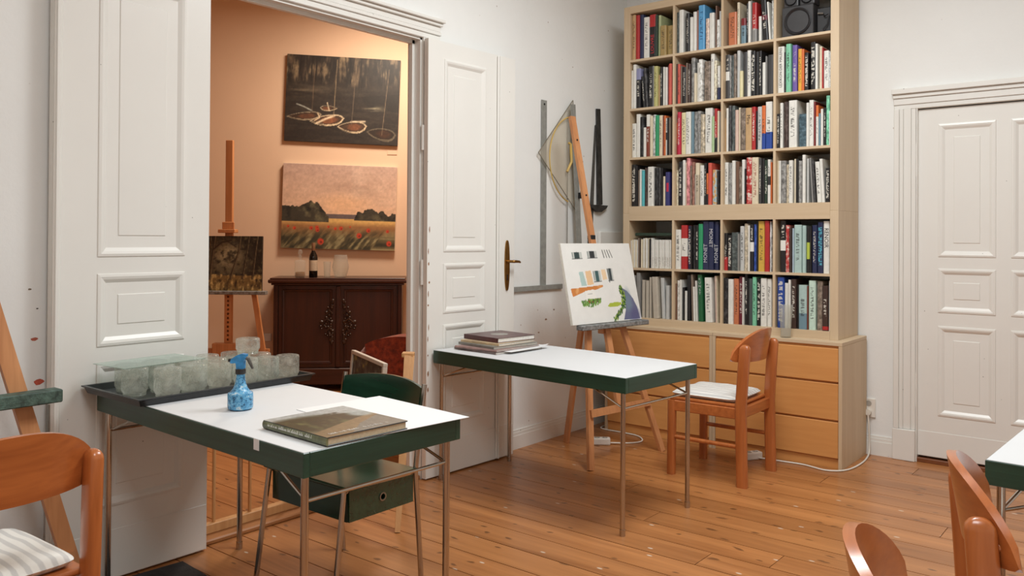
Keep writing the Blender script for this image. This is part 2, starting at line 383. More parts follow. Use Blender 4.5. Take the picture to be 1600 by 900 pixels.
def baseb(mb,along,a,b):
    for z0,z1,d in ((0,.085,.016),(.085,.105,.012),(.105,.12,.008)):
        mb.box(0,d,a,b,z0,z1) if along=='y' else mb.box(a,b,-d,0,z0,z1)
b=MB(); baseb(b,'y',OY1+.125,0); struct(b.build('baseboard_left',M_trim),'white stepped baseboard under the drawing tools')
b=MB(); baseb(b,'y',YF,OY0-.125); struct(b.build('baseboard_side',M_trim),'white stepped baseboard behind the far left easel')
b=MB(); baseb(b,'x',0,1.921); struct(b.build('baseboard_back',M_trim),'white stepped baseboard behind the dressers')
b=MB(); baseb(b,'x',3.127,XR); struct(b.build('baseboard_right',M_trim),'white stepped baseboard past the six panel door')
# ------------------------------------------------------------------ dressers and bookcases
HM,JZ,TZ=.7427,1.52,2.983
MX,MWD=.143,.8136
def dresser(x0,label):
    t=thing('dresser',label,'dresser',(x0,-.5088,0),0,'dressers under the bookcase')
    W,D,Hh=MWD-.002,.4863,HM
    s=MB().box(0,.02,0,D,0,Hh-.022).box(W-.02,W,0,D,0,Hh-.022).box(.02,W-.02,D-.012,D,.02,Hh-.022)
    s.build('carcass',M_birch,t)
    MB().bev(0,W,0,D,Hh-.022,Hh,.002).build('top',M_birchx,t)
    MB().box(.02,W-.02,.012,.03,0,.06).build('plinth',M_beech,t); MB().box(.02,W-.02,.017,.024,.06,Hh-.022).build('front_frame',M_beech,t)
    for z0,z1 in ((.064,.275),(.287,.499),(.511,.706)):
        d=MB().bev(.022,W-.022,-.002,.016,z0,z1,.0025); o=d.build('drawer',M_beech,t)
        MB().box(.03,W-.03,.0245,D-.05,z0+.02,z1-.025).build('drawer_box',M_birch,o)
    return t
dresser(MX,'birch three drawer dresser behind the studio easel in the room corner')
dresser(MX+MWD,'birch three drawer dresser behind the pine chair, nearer the six panel door')
BX,BW,BD=.2236,1.49,.39
FY=-.4083
PX=(BW-.1+.016)/4
def bookcase(z0,z1,rows,label):
    t=thing('bookcase',label,'bookcase',(BX,FY,z0),0,'open grid bookcases')
    h=z1-z0
    MB().bev(0,.05,0,BD,0,h,.0015).build('side_panel',M_birch,t); MB().bev(BW-.05,BW,0,BD,0,h,.0015).build('side_panel',M_birch,t)
    MB().box(.05,BW-.05,.0,BD,0,.05).build('bottom_panel',M_birchx,t); MB().box(.05,BW-.05,.0,BD,h-.05,h).build('top_panel',M_birchx,t)
    pz=(h-.1+.016)/rows
    for r in range(1,rows): MB().box(.05,BW-.05,.001,BD,.05+pz*r-.016,.05+pz*r).build('shelf',M_birchx,t)
    for c in range(1,4):
        for r in range(rows):
            MB().box(.05+PX*c-.016,.05+PX*c,.001,BD,.05+pz*r,.05+pz*r+pz-.016).build('divider',M_birch,t)
    return t
bookcase(HM,JZ,2,'low birch grid bookcase, two rows high, standing on the dressers')
bookcase(JZ,TZ,4,'tall birch grid bookcase, four rows high, stacked on the low one')

# ------------------------------------------------------------------ folding tables
def table(label,loc,rz,L,W,Hh,tape=None):
    t=thing('folding_table',label,'table',loc,rz,'green edged work tables')
    x,y=L/2,W/2; z0=Hh-.07
    MB().bev(-x,x,-y,-y+.022,z0,Hh,.002).build('apron',M_green,t); MB().bev(-x,x,y-.022,y,z0,Hh,.002).build('apron',M_green,t)
    g2=wood('green_stained_wood_end',(44,80,63),(22,48,37),'y',.35,16,0,.15,.03)
    MB().bev(-x,-x+.022,-y+.022,y-.022,z0,Hh,.002).build('apron',g2,t); MB().bev(x-.022,x,-y+.022,y-.022,z0,Hh,.002).build('apron',g2,t)
    MB().box(-x+.022,x-.022,-y+.022,y-.022,Hh-.02,Hh-.001).bev(-x+.003,x-.003,-y+.003,y-.003,Hh-.001,Hh+.002,.001).build('tabletop',M_white,t)
    for sx in (-1,1):
        xx=sx*(x-.035)
        for sy in (-1,1):
            lg=MB().tube([(xx,sy*(y-.03),.012),(xx,sy*(y-.03),z0+.04)],.0115,12).build('leg',M_chrome,t,True)
            MB().tube([(xx,sy*(y-.03),0),(xx,sy*(y-.03),.03)],.0135,12).build('foot_cap',M_chrome,lg,True)
            MB().tube([(xx,sy*(y-.035),z0-.075),(xx-sx*.24,sy*(y-.06),z0+.015)],.005,8).build('strut',M_chrome,t,True)
        MB().tube([(xx,-y+.03,z0-.075),(xx,y-.03,z0-.075)],.006,8).build('crossbar',M_chrome,t,True)
        MB().bev(xx-sx*.26-.015,xx-sx*.26+.015,-y+.03,y-.03,z0+.01,z0+.03,.003).build('bracket',M_black,t)
    if tape is not None:
        MB().box(tape,tape+.028,-y-.0012,-y,Hh-.03,Hh+.003).build('tape',M_paper,t)
    return t
T1=(.765,-3.727,0); T1R=R_(-2.2)
table('green edged work table holding the tray of upturned jars',T1,T1R,1.335,.615,.748,.42)
table('green edged work table with the pile of books, before the studio easel',(.745,-1.915,0),R_(-4.5),1.30,.61,.718)
table('green edged work table beside the six panel door',(3.545,-2.515,0),R_(-3),1.33,.615,.72)

# ------------------------------------------------------------------ pine chairs (front = local +y)
def panel_mesh():
    mb=MB(); nt_,nz=22,7; th=.02
    def P(t,k,side):
        x=.252*t; e=max(0,1-abs(t)**3.2)
        zt=.685+.158*max(0,1-abs(t)**2.3)**.62; zb=.685-.022*max(0,1-abs(t)**5)**.5
        z=zb+(zt-zb)*k
        y=.085*t*t + (z-.70)*-.17 + side*th*min(1,e**.3+.15)
        # soft edge
        q=min(k,1-k)*2; y+= (-side+.5)*0.0
        return (x,y,z)
    ts=[math.sin(PI/2*(-1+2*i/nt_))*.55+(-1+2*i/nt_)*.45 for i in range(nt_+1)]
    ks=[i/nz for i in range(nz+1)]
    vs=[];fs=[];W=nz+1;n=(nt_+1)*W
    for side in (0,1):
        for t in ts:
            for k in ks:
                x,y,z=P(t,k,side); vs.append((x,y,z))
    for s in (0,1):
        for i in range(nt_):
            for j in range(nz):
                a=s*n+i*W+j; f=(a,a+1,a+W+1,a+W); fs.append(f if s else f[::-1])
    for i in range(nt_):
        a=i*W; fs.append((a,a+W,n+a+W,n+a)); a=i*W+nz; fs.append((a,n+a,n+a+W,a+W))
    for j in range(nz):
        fs.append((j,n+j,n+j+1,j+1)); a=nt_*W+j; fs.append((a,a+1,n+a+1,n+a))
    mb.add(vs,fs); return mb
def rounded_bar(mb,pts,w,d,n=14,round_top=True):
    """oval section bar through pts (bottom to top) with a domed top"""
    vs=[];fs=[]; secs=[(Vector(p),1.0) for p in pts]
    if round_top:
        top=Vector(pts[-1]); dr=(top-Vector(pts[-2])).normalized()
        for a in (25,50,70,85): secs.append((top+dr*.028*math.sin(R_(a)),math.cos(R_(a))))
    for p,s in secs:
        for k in range(n):
            c,si=math.cos(2*PI*k/n),math.sin(2*PI*k/n)
            vs.append((p.x+s*w/2*math.copysign(abs(c)**.6,c),p.y+s*d/2*math.copysign(abs(si)**.6,si),p.z))
    for i in range(len(secs)-1):
        for k in range(n): fs.append((i*n+k,i*n+(k+1)%n,(i+1)*n+(k+1)%n,(i+1)*n+k))
    fs.append(tuple(range(n-1,-1,-1))); m=(len(secs)-1)*n; fs.append(tuple(range(m,m+n)))
    mb.add(vs,fs)
def make_chair(label):
    t=thing('pine_chair',label,'chair',(0,0,0),0,'orange pine chairs')
    for s in (-1,1):
        r=MB(); rounded_bar(r,[(s*.212,-.215,0),(s*.212,-.21,.2),(s*.212,-.205,.42),(s*.21,-.216,.6),(s*.208,-.226,.745)],.042,.062); r.build('leg',M_pine,t,True)
        f=MB(); rounded_bar(f,[(s*.212,.208,0),(s*.212,.206,.2),(s*.212,.204,.425)],.044,.046,14,False); f.build('leg',M_pine,t,True)
        MB().bev(s*.212-.012,s*.212+.012,-.19,.19,.365,.425,.004).build('seat_rail',M_pinex,t)
        MB().tube([(s*.212,-.2,.215),(s*.212,.2,.215)],.012,10).build('stretcher',M_pine,t,True)
    for y in (-.2,.2): MB().bev(-.195,.195,y-.012,y+.012,.365,.425,.004).build('seat_rail',M_pinex,t)
    MB().bev(-.215,.215,-.185,.225,.425,.443,.007,2).build('seat',M_pinex,t)
    p=panel_mesh(); o=p.build('backrest',M_pinex,t,True,(0,-.25,.006)); 
    for s in (-1,1):
        q=MB().tube([(s*.206,-.18,.715),(s*.206,-.23,.715)],.009,10); q.build('dowel',M_pine,t,True)
    return t
def cushion_mesh():
    mb=MB(); n=18; vs=[];fs=[]
    def prof(a): return max(0,1-abs(a)**5)
    for s in (0,1):
        for i in range(n+1):
            for j in range(n+1):
                a,b=-1+2*i/n,-1+2*j/n
                k=(prof(a)*prof(b))**.45
                q=1-.07*(abs(a*b)**6)
                tf=.006*math.sin(a*9+1.3)*math.cos(b*7)*k
                z=.022+(.021*k+tf*.6 if s else -.022*k**.5)
                vs.append((a*.205*q,b*.2*q,z))
    m=(n+1)**2
    for s in (0,1):
        for i in range(n):
            for j in range(n):
                a=s*m+i*(n+1)+j; f=(a,a+n+1,a+n+2,a+1); fs.append(f if s else f[::-1])
    ed=[i*(n+1) for i in range(n+1)]+[n*(n+1)+j for j in range(1,n+1)]+[i*(n+1)+n for i in range(n-1,-1,-1)]+[j for j in range(n-1,0,-1)]
    for k in range(len(ed)):
        a,b=ed[k],ed[(k+1)%len(ed)]; fs.append((a,b,b+m,a+m))
    mb.add(vs,fs); return mb
def stripemat():
    m,nt,b=newmat('striped_cotton'); v=coord(nt); sp=N(nt,'ShaderNodeSeparateXYZ'); nt.links.new(v,sp.inputs[0])
    s=math_(nt,'SINE',math_(nt,'MULTIPLY',sp.outputs[0],190)); r=ramp(nt,math_(nt,'ADD',math_(nt,'MULTIPLY',s,.5),.5),[(.45,lin((236,233,226))),(.75,lin((206,204,200)))])
    nt.links.new(r.outputs[0],b.inputs['Base Color']); b.inputs['Roughness'].default_value=.9; b.inputs['Sheen Weight'].default_value=.2
    bump(nt,b,noise(nt,v,220,2),.4,.002); return m
M_stripe=stripemat()
ch=make_chair('orange pine chair facing away from the dressers, near the white power strip')
chairs=[(ch,(1.236,-.985,0),R_(91))]
for lab,loc,rz in (('orange pine chair pulled up toward the easel with the green crusted bar',(.80,-4.66,0),R_(92)),
                   ('orange pine chair turned toward the table beside the six panel door',(3.14,-3.27,0),R_(-75)),
                   ('orange pine chair standing alone behind the one turned to the door table',(3.112,-3.945,0),R_(-73))):
    c=copy_tree(ch); c['label']=lab; chairs.append((c,loc,rz))
for c,loc,rz in chairs: c.location=loc; c.rotation_euler=(0,0,rz)
cm=cushion_mesh().mesh('seat_cushion',M_stripe,True)
tagc=['white and grey striped cushion on the chair before the dressers','white and grey striped cushion on the chair by the jar table',
      'white and grey striped cushion on the chair turned to the door table','white and grey striped cushion on the chair standing alone']
for (c,loc,rz),lb in zip(chairs,tagc):
    o=obj('seat_cushion',cm,None,(loc[0]-.012*-math.sin(rz)*0,loc[1],.441),(0,0,rz)); o.location=Vector(loc)+Vector((-math.sin(rz)*.027,math.cos(rz)*.027,.441)); tag(o,lb,'cushion','striped seat cushions')

# ------------------------------------------------------------------ green tube chair with drawer box (front = local -y)
g=thing('drawer_chair','green plywood tube chair with drawer box tucked under the jar table','chair',(.725,-3.345,0),0)
def leg(pts): MB().tube(pts,.0105,10).build('leg',M_chrome,g,True)
leg([(-.245,-.225,0),(-.232,-.175,.43)]); leg([(.225,-.225,0),(.222,-.175,.43)])
leg([(-.225,.195,0),(-.232,.165,.43),(-.236,.185,.6),(-.238,.212,.762)]); leg([(.245,.195,0),(.24,.165,.43),(.24,.185,.6),(.24,.212,.762)])
for s in (-1,1): MB().tube([(s*.228,-.175,.425),(s*.232,.165,.425)],.009,8).build('side_tube',M_chrome,g,True)
st=MB()
st.bev(-.255,.255,-.19,.165,.43,.444,.005); st.build('seat',M_greenz,g)
bx=MB().box(-.225,.225,-.165,.155,.31,.318).box(-.225,.225,-.165,.155,.42,.428).box(-.225,.225,-.165,-.157,.318,.42).box(-.225,.225,.147,.155,.318,.42).box(-.225,-.217,-.157,.147,.318,.42); bo=bx.build('drawer_box',M_greenz,g)
dr=MB(); nh=24; hv=[]; hf=[]
for xx in (.225,.238):
    for k in range(nh):
        a=2*PI*k/nh; c_,s_=math.cos(a),math.sin(a); q=min(.16/max(abs(c_),1e-6),.057/max(abs(s_),1e-6))
        hv+=[(xx,-.005+.0115*c_,.37+.0115*s_),(xx,-.005+q*c_,.369+q*s_)]
for cy,cz in ((-.165,.312),(.155,.312),(.155,.426),(-.165,.426)):          # square off the four corners
    for o_ in (0,2*nh):
        k=min(range(nh),key=lambda k:(hv[o_+2*k+1][1]-cy)**2+(hv[o_+2*k+1][2]-cz)**2); hv[o_+2*k+1]=(hv[o_+2*k+1][0],cy,cz)
for k in range(nh):
    a,b=2*k,2*((k+1)%nh); m=2*nh
    hf+=[(a,a+1,b+1,b),(m+a,m+b,m+b+1,m+a+1),(a,b,m+b,m+a),(a+1,m+a+1,m+b+1,b+1)]
dr.add(hv,hf); do=dr.build('drawer_front',M_greenz,bo)
rg=MB(); vs=[];fs=[];n=20
for k in range(n):
    a=2*PI*k/n
    for r,xx in ((.011,.2385),(.011,.2415),(.0165,.2415),(.0165,.2385)): vs.append((xx,-.005+r*math.cos(a),.37+r*math.sin(a)))
for k in range(n):
    for j in range(4): fs.append((k*4+j,k*4+(j+1)%4,((k+1)%n)*4+(j+1)%4,((k+1)%n)*4+j))
rg.add(vs,fs); rg.build('ring_pull',M_steel,do)
bk=MB(); vs=[];fs=[];n=16;m=6
for s in (0,1):
    for i in range(n+1):
        for j in range(m+1):
            a=-1+2*i/n; k=j/m
            zt=.748+.022*(1-a*a); zb=.615-.012*(1-a*a)
            vs.append((a*.232,.183+.045*(1-a*a)+k*.03-.012*s,zb+(zt-zb)*k))
W=m+1;q=(n+1)*W
for s in (0,1):
    for i in range(n):
        for j in range(m):
            a=s*q+i*W+j; f=(a,a+1,a+W+1,a+W); fs.append(f if not s else f[::-1])
for i in range(n): fs.append((i*W,(i+1)*W,q+(i+1)*W,q+i*W)); fs.append((i*W+m,q+i*W+m,q+(i+1)*W+m,(i+1)*W+m))
for j in range(m): fs.append((j,q+j,q+j+1,j+1)); a=n*W+j; fs.append((a,a+1,q+a+1,q+a))
bk.add(vs,fs); bk.build('backrest',M_greenz,g,True)

# ------------------------------------------------------------------ easels (front = local -y, leaning back to +y)
def easel(label,loc,rz,lean,foot,mast_top,tray_z,tray_w,rear,tray_mat,trayx=0,tray_h=.03,legw=.042,zc=.31):
    t=thing('easel',label,'easel',loc,rz,'wooden studio easels')
    k=lean; P=lambda x,z,d=0:(x,k*z+d,z)
    upv=(0,-1,k)
    MB().bar(P(0,.33),P(0,mast_top),.045,.022,upv).build('mast',M_easel,t)
    for s in (-1,1):
        lg=MB().bar(P(s*foot,0,.0),P(s*.06,1.24,.012),legw,.022,upv); lg.build('leg',M_easel,t)
    MB().bar((0.03,rear,0),P(.0,1.2,.045),.036,.022,(1,0,0)).build('leg',M_easel,t)
    xw=foot-(foot-.06)*zc/1.24
    MB().bar(P(-xw-.01,zc,-.014),P(xw+.01,zc,-.014),.045,.018,upv).build('crossbar',M_easel,t)
    zc=1.12; xw=foot-(foot-.06)*zc/1.24
    MB().bar(P(-xw-.02,zc,.02),P(xw+.02,zc,.02),.04,.018,upv).build('crossbar',M_easel,t)
    tr=MB().bev(trayx-tray_w/2,trayx+tray_w/2,k*tray_z-.075,k*tray_z-.012,tray_z-tray_h,tray_z,.004)
    tr.build('tray',tray_mat,t)
    MB().bev(-.035,.035,k*tray_z-.012,k*tray_z+.035,tray_z-.07,tray_z+.02,.004).build('clamp_block',M_easel,t)
    MB().tube([P(0,tray_z-.03,.02),P(0,tray_z-.03,.075)],[.008,.014],10).build('wing_knob',M_black,t,True)
    MB().bev(-.022,.022,k*1.34-.014,k*1.34+.022,1.335,1.365,.004).build('top_clamp',M_black,t)
    for z in (1.62,1.98): MB().tube([P(.0,z,-.012),P(.0,z,-.016)],.006,8).build('peg_hole_shade',M_black,t)  # raised black discs paint in the dark of peg holes
    return t
EL=(.697,-1.118,0); ER=R_(81.1)
easel('beech easel with grey crusted tray holding the unfinished house canvas',EL,ER,.227,.335,2.135,.822,.62,.55,M_graypaint,.03)
easel('paint stained easel with green crusted bar leaning by the folded door leaf',(.24,-4.495,0),R_(91),.06,.385,1.9,.808,.60,.14,M_greenbar,-.01,.045,.056,.2)
BOOKS={
 (0, 0):"1 31.0 323 tan t 0|33 31.0 315 red p 0|64 31.0 314 navy p 0|96 43.0 290 white t 0|139 51.0 301 black:LOUVRE R 0|191 17.0 293 dkgreen p 0|209 20.0 288 sage p 0|229 48.0 209 khaki t 0|278 50.0 205 khaki t 0",
 (0, 1):"1 21.0 284 slate h 0|23 33.0 293 white p 0|74 26.0 264 black t 0|102 21.0 233 white p 0|124 24.0 266 white p 0|149 11.0 273 rosebrown p 0|161 46.0 303 sky t 0|213 27.0 207 blush h 0|242 34.0 238 white p 0|281 10.0 283 brown p 0|293 22.0 187 white h 0|315 12.0 239 ltgrey p 0",
 (0, 2):"28 55.0 216 terracotta t 0|85 17.0 275 cream t 0|111 33.0 167 bluegrey b:dkred 0|145 13.0 260 black t 0|161 16.0 269 white p 0|178 6.0 273 grey p 0|185 32.0 255 red f:grey 0|228 19.0 162 white p 0|259 36.0 264 black b:maroon 3.7|299 11.0 245 white p 3.7|313 13.0 250 ltgrey h 0",
 (1, 0):"1 14.0 273 white p 0|16 25.0 312 white p 0|41 36.0 281 black b:lavender 0|94 19.0 223 black t 4.1|114 19.0 280 charcoal h 4.1|134 37.0 286 black t 0|172 8.0 286 grey p 0|180 30.0 281 olive t 0|213 9.0 220 tan p 0|223 19.0 272 black t 0|252 11.0 268 white p 0|266 16.0 265 white p 0|284 11.0 276 dkred p 0|296 24.0 284 salmon p 0",
 (1, 1):"1 12.0 276 dkbrown p 0|14 18.0 272 salmon t 0|32 9.0 260 taupe p 0|42 31.0 249 black t 0|73 11.0 273 taupe p 0|85 21.0 265 dkbrown t 0|107 28.0 304 grey h 0|135 17.0 197 cream p 0|153 13.0 266 white p 0|166 28.0 284 white h 0|202 44.0 268 taupe h 0|248 27.0 312 white S 0|276 18.0 264 cream h 0|303 18.0 224 white g:navy 0",
 (1, 2):"1 30.0 292 charcoal l 0|32 12.0 284 grey h 0|44 17.0 284 slate h 0|64 18.0 288 taupe h 0|83 21.0 308 ltgrey p 0|105 21.0 172 paleyellow p 0|127 25.0 293 charcoal p 0|155 24.0 298 white t 0|180 30.0 290 black w 0|211 21.0 282 black p 0|234 19.0 284 black t 0|255 22.0 208 white p 0|278 9.0 245 grey p 0|288 35.0 253 charcoal p 0",
 (1, 3):"1 42.0 294 white:LEXIKON_DER_MALEREI p 0|44 11.0 256 black h 0|57 32.0 302 mint t 0|92 31.0 293 purple t 0|128 24.0 265 amber t 0|153 15.0 260 orange p 0|170 24.0 236 black w 0|205 31.0 296 black w 0|237 14.0 281 white p 0|260 16.0 262 cream p 0|277 7.0 252 red p 0|285 32.0 232 white t 0|317 14.0 223 ltgrey h 0",
 (2, 0):"1 34.0 243 white t 0|36 34.0 306 white p 0|70 28.0 284 black h 0|99 20.0 207 white p 0|119 27.0 296 rust b:white 0|147 22.0 284 cream p 0|170 22.0 291 ltgrey h 0|192 27.0 284 green p 0|220 26.0 282 cream t 0|246 10.0 277 rust p 0|257 14.0 278 orange t 0|272 13.0 257 white l 0|285 12.0 260 black p 0|298 11.0 261 taupe p 0",
 (2, 1):"1 12.0 221 orange g:red 0|14 23.0 290 crimson t 0|37 35.0 285 paleyellow t 0|73 38.0 286 white t 0|111 19.0 285 bluegrey p 0|131 25.0 283 grey h 0|157 24.0 285 grey h 0|181 27.0 261 beige h 0|209 53.0 299 white t 0|262 19.0 241 palegreen p 0|282 18.0 290 red f:black 0|301 13.0 273 cream p 0|314 6.0 265 grey p 0",
 (2, 2):"1 13.0 221 tan p 0|15 14.0 284 white p 0|29 19.0 299 charcoal h 0|49 24.0 297 slate h 0|73 22.0 268 blush p 0|96 11.0 282 cream p 0|108 38.0 276 taupe h 0|146 42.0 273 tan:Miro p 0|189 24.0 276 red t 0|213 7.0 248 black p 0|221 32.0 275 ltgrey t 0|254 24.0 278 orange g:blue 0|280 42.0 299 white g:blue 0",
 (2, 3):"1 16.0 217 black w 0|22 18.0 283 white t 0|43 27.0 288 dkbrown h 0|72 52.0 294 white t 0|135 47.0 205 teal h 0|185 16.0 269 white p 0|202 27.0 283 white t 0|230 11.0 272 dkred p 0|244 15.0 248 white b:orange 0|260 10.0 198 bluegrey p 0|271 14.0 224 white p 0|287 14.0 231 black t 0|302 21.0 302 mint h 0|324 6.0 206 white p 0",
 (3, 0):"1 36.0 296 black w 0|38 14.0 288 black p 0|53 14.0 255 taupe p 0|69 13.0 261 white p 0|83 26.0 252 turquoise p 0|111 22.0 270 dkbrown h 0|136 45.0 274 white t 0|184 32.0 267 black h 0|219 14.0 265 charcoal h 0|234 14.0 260 black p 0|250 15.0 204 cream p 0|268 34.0 232 indigo b2:crimson 0",
 (3, 1):"1 17.0 242 cream h 0|19 32.0 298 black t 0|51 19.0 307 white p 0|71 11.0 290 cream p 0|82 27.0 318 pink h 0|110 12.0 267 taupe h 0|123 17.0 290 rosebrown h 0|140 6.0 209 white p 0|147 27.0 282 beige b:cream 0|175 30.0 265 white t 0|206 18.0 279 black t 0|225 14.0 210 orange f:black 0|240 25.0 277 salmon p 0|267 30.0 231 sky m 0|298 15.0 223 black h 0",
 (3, 2):"1 25.0 275 white t 0|27 26.0 271 grey h 0|53 22.0 284 white p 0|76 22.0 278 brown p 0|98 21.0 244 taupe h 0|120 20.0 287 white p 0|141 9.0 228 black p 0|150 39.0 299 crimson m2 0|190 43.0 297 cream r 0|234 17.0 290 charcoal t 0|252 18.0 287 black p 0|271 22.0 277 dkgreen t 0|295 17.0 278 white l 0|313 7.0 261 orange p 0",
 (3, 3):"1 11.0 268 cream p 0|13 13.0 267 white p 0|26 32.0 266 grey h 0|59 15.0 242 beige h 0|76 25.0 266 white t 0|110 11.0 273 cream p 0|123 16.0 272 black p 0|140 19.0 260 grey h 0|161 20.0 295 white p 0|190 11.0 271 ltgrey p 0|219 10.0 275 grey p 3.5|230 13.0 261 charcoal h 3.5|251 28.0 249 white t 3.5|281 18.0 265 white p 3.5|301 25.0 208 black w 0",
 (4, 0):"1 11.0 190 white p 0|13 11.0 195 cream p 0|24 11.0 197 white p 0|36 12.0 192 cream p 0|48 13.0 195 white p 0|62 9.0 208 taupe p 0|72 12.0 202 dkbrown p 0|84 10.0 200 cream p 0|95 14.0 206 white p 0|109 14.0 209 cream p 0|124 13.0 205 white p 0|138 14.0 208 cream p 0|152 11.0 204 black p 0|164 10.0 209 white p 0|174 14.0 197 white v 0|189 14.0 197 white v 0|204 14.0 197 white v 0|218 14.0 197 white v 0|233 14.0 197 white v 0|247 14.0 197 white v 0|262 13.0 197 white v 0|276 14.0 197 white v 0|290 14.0 197 white v 0|305 14.0 197 white v 0",
 (4, 1):"1 41.0 267 white t 0|43 46.0 297 red l2 0|89 24.0 293 navy w 0|114 11.0 292 black p 0|125 20.0 297 black h 0|146 21.0 297 black t 0|168 33.0 305 green p 0|201 43.0 322 navy:MONET:up p 0|245 36.0 319 navy:MONET:down p 0|281 29.0 319 navy:MONET:up p 0",
 (4, 2):"1 24.0 244 black g:red 0|26 28.0 230 black w 0|54 42.0 249 slate h 0|97 10.0 240 grey p 0|107 28.0 289 ltgrey t 0|136 28.0 305 beige h 0|165 11.0 293 white p 0|176 25.0 300 black l 0|202 16.0 300 blue h 0|218 9.0 304 black p 0|229 42.0 320 ochre t 0|274 30.0 322 red p 0|306 11.0 317 ltgrey h 0",
 (4, 3):"20 37.0 321 black l 0|58 24.0 294 blush m2 0|83 14.0 276 dkbrown p 0|100 10.0 274 ltblue p 0|111 47.0 296 paleteal t 0|160 23.0 291 paleteal p 0|185 22.0 283 black b3:lime 0|209 10.0 285 black p 0|220 32.0 293 navy t 0|255 32.0 311 navy c 0|288 37.0 317 white:RENOIR p 0",
 (5, 0):"22 21.0 292 grey p 0|51 30.0 311 grey p 0|89 23.0 261 greige p 0|122 25.0 258 greige p 0|155 13.0 283 greige p 0|185 45.0 286 greige p 2.8|245 27.0 281 ltgrey p 2.8|278 25.0 230 ltgrey p 0",
 (5, 1):"1 11.0 246 brown p 0|13 23.0 268 white h 0|36 14.0 273 white p 0|51 15.0 222 black p 0|66 21.0 199 white p 0|88 25.0 306 black p 0|123 16.0 311 taupe p 1.7|140 12.0 230 white p 1.7|155 10.0 271 white p 1.7|171 33.0 312 dkgreen2:KUNST p 1.7|223 50.0 295 white t 1.7|295 8.0 308 blush p 1.7|304 6.0 307 cream p 1.7",
 (5, 2):"1 30.0 298 black h 0|32 34.0 291 white p 0|66 34.0 295 terracotta t 0|101 29.0 309 maroon t 0|130 9.0 305 white p 0|140 20.0 325 black t 0|161 11.0 301 black p 0|172 22.0 299 slate p 0|195 26.0 310 mint t 0|221 25.0 301 black w 0|248 40.0 304 white t 0|289 29.0 301 white t 0",
 (5, 3):"8 43.0 315 blue w 0|53 22.0 280 white p 0|78 15.0 301 white p 0|95 32.0 306 dkbrown t 0|129 11.0 274 black p 0|141 51.0 272 paleteal g:bluegrey 0|193 6.0 267 rust p 0|201 43.0 301 palemint t 0|249 35.0 298 taupe h 0|285 35.0 273 dkbrown b4:red 0|322 8.0 303 white p 0",
}
# ------------------------------------------------------------------ books on the shelves
CL=dict(tan=(196,160,116),red=(178,44,44),navy=(38,44,76),white=(228,225,216),black=(32,30,31),dkgreen=(40,58,44),sage=(176,184,138),khaki=(166,140,88),slate=(76,84,82),
 rosebrown=(150,104,88),sky=(92,160,206),blush=(214,186,170),brown=(116,84,66),ltgrey=(196,196,192),terracotta=(196,116,78),cream=(220,206,178),bluegrey=(112,140,152),dkred=(120,34,36),
 grey=(138,136,132),maroon=(106,34,48),lavender=(142,142,176),charcoal=(66,64,64),olive=(188,182,118),salmon=(210,92,76),dkbrown=(66,48,42),taupe=(128,112,98),paleyellow=(226,216,170),
 mint=(126,196,160),purple=(110,88,158),amber=(224,166,58),orange=(216,112,56),rust=(128,58,40),green=(48,150,100),crimson=(190,40,70),palegreen=(170,196,148),beige=(190,176,152),
 teal=(66,90,100),turquoise=(92,184,190),indigo=(54,54,110),pink=(216,136,136),ltblue=(176,194,204),paleteal=(172,196,190),ochre=(208,168,72),lime=(184,196,76),blue=(40,72,150),
 greige=(190,180,164),dkgreen2=(34,96,58),palemint=(196,220,204))
CN=dict(tan='tan',red='red',navy='navy blue',white='white',black='black',dkgreen='dark green',sage='sage green',khaki='khaki',slate='slate grey',rosebrown='rose brown',sky='light blue',blush='pale pink',
 brown='brown',ltgrey='light grey',terracotta='terracotta',cream='cream',bluegrey='blue grey',dkred='dark red',grey='grey',maroon='maroon',charcoal='charcoal',olive='olive yellow',salmon='salmon red',
 dkbrown='dark brown',taupe='taupe',paleyellow='pale yellow',mint='mint green',purple='purple',amber='amber yellow',orange='orange',rust='rust brown',green='green',crimson='crimson',palegreen='pale green',
 beige='beige',teal='dark teal',turquoise='turquoise',indigo='indigo',pink='pink',ltblue='pale blue',paleteal='pale teal',ochre='ochre yellow',blue='blue',greige='greige',dkgreen2='deep green',palemint='pale mint')
BM={}
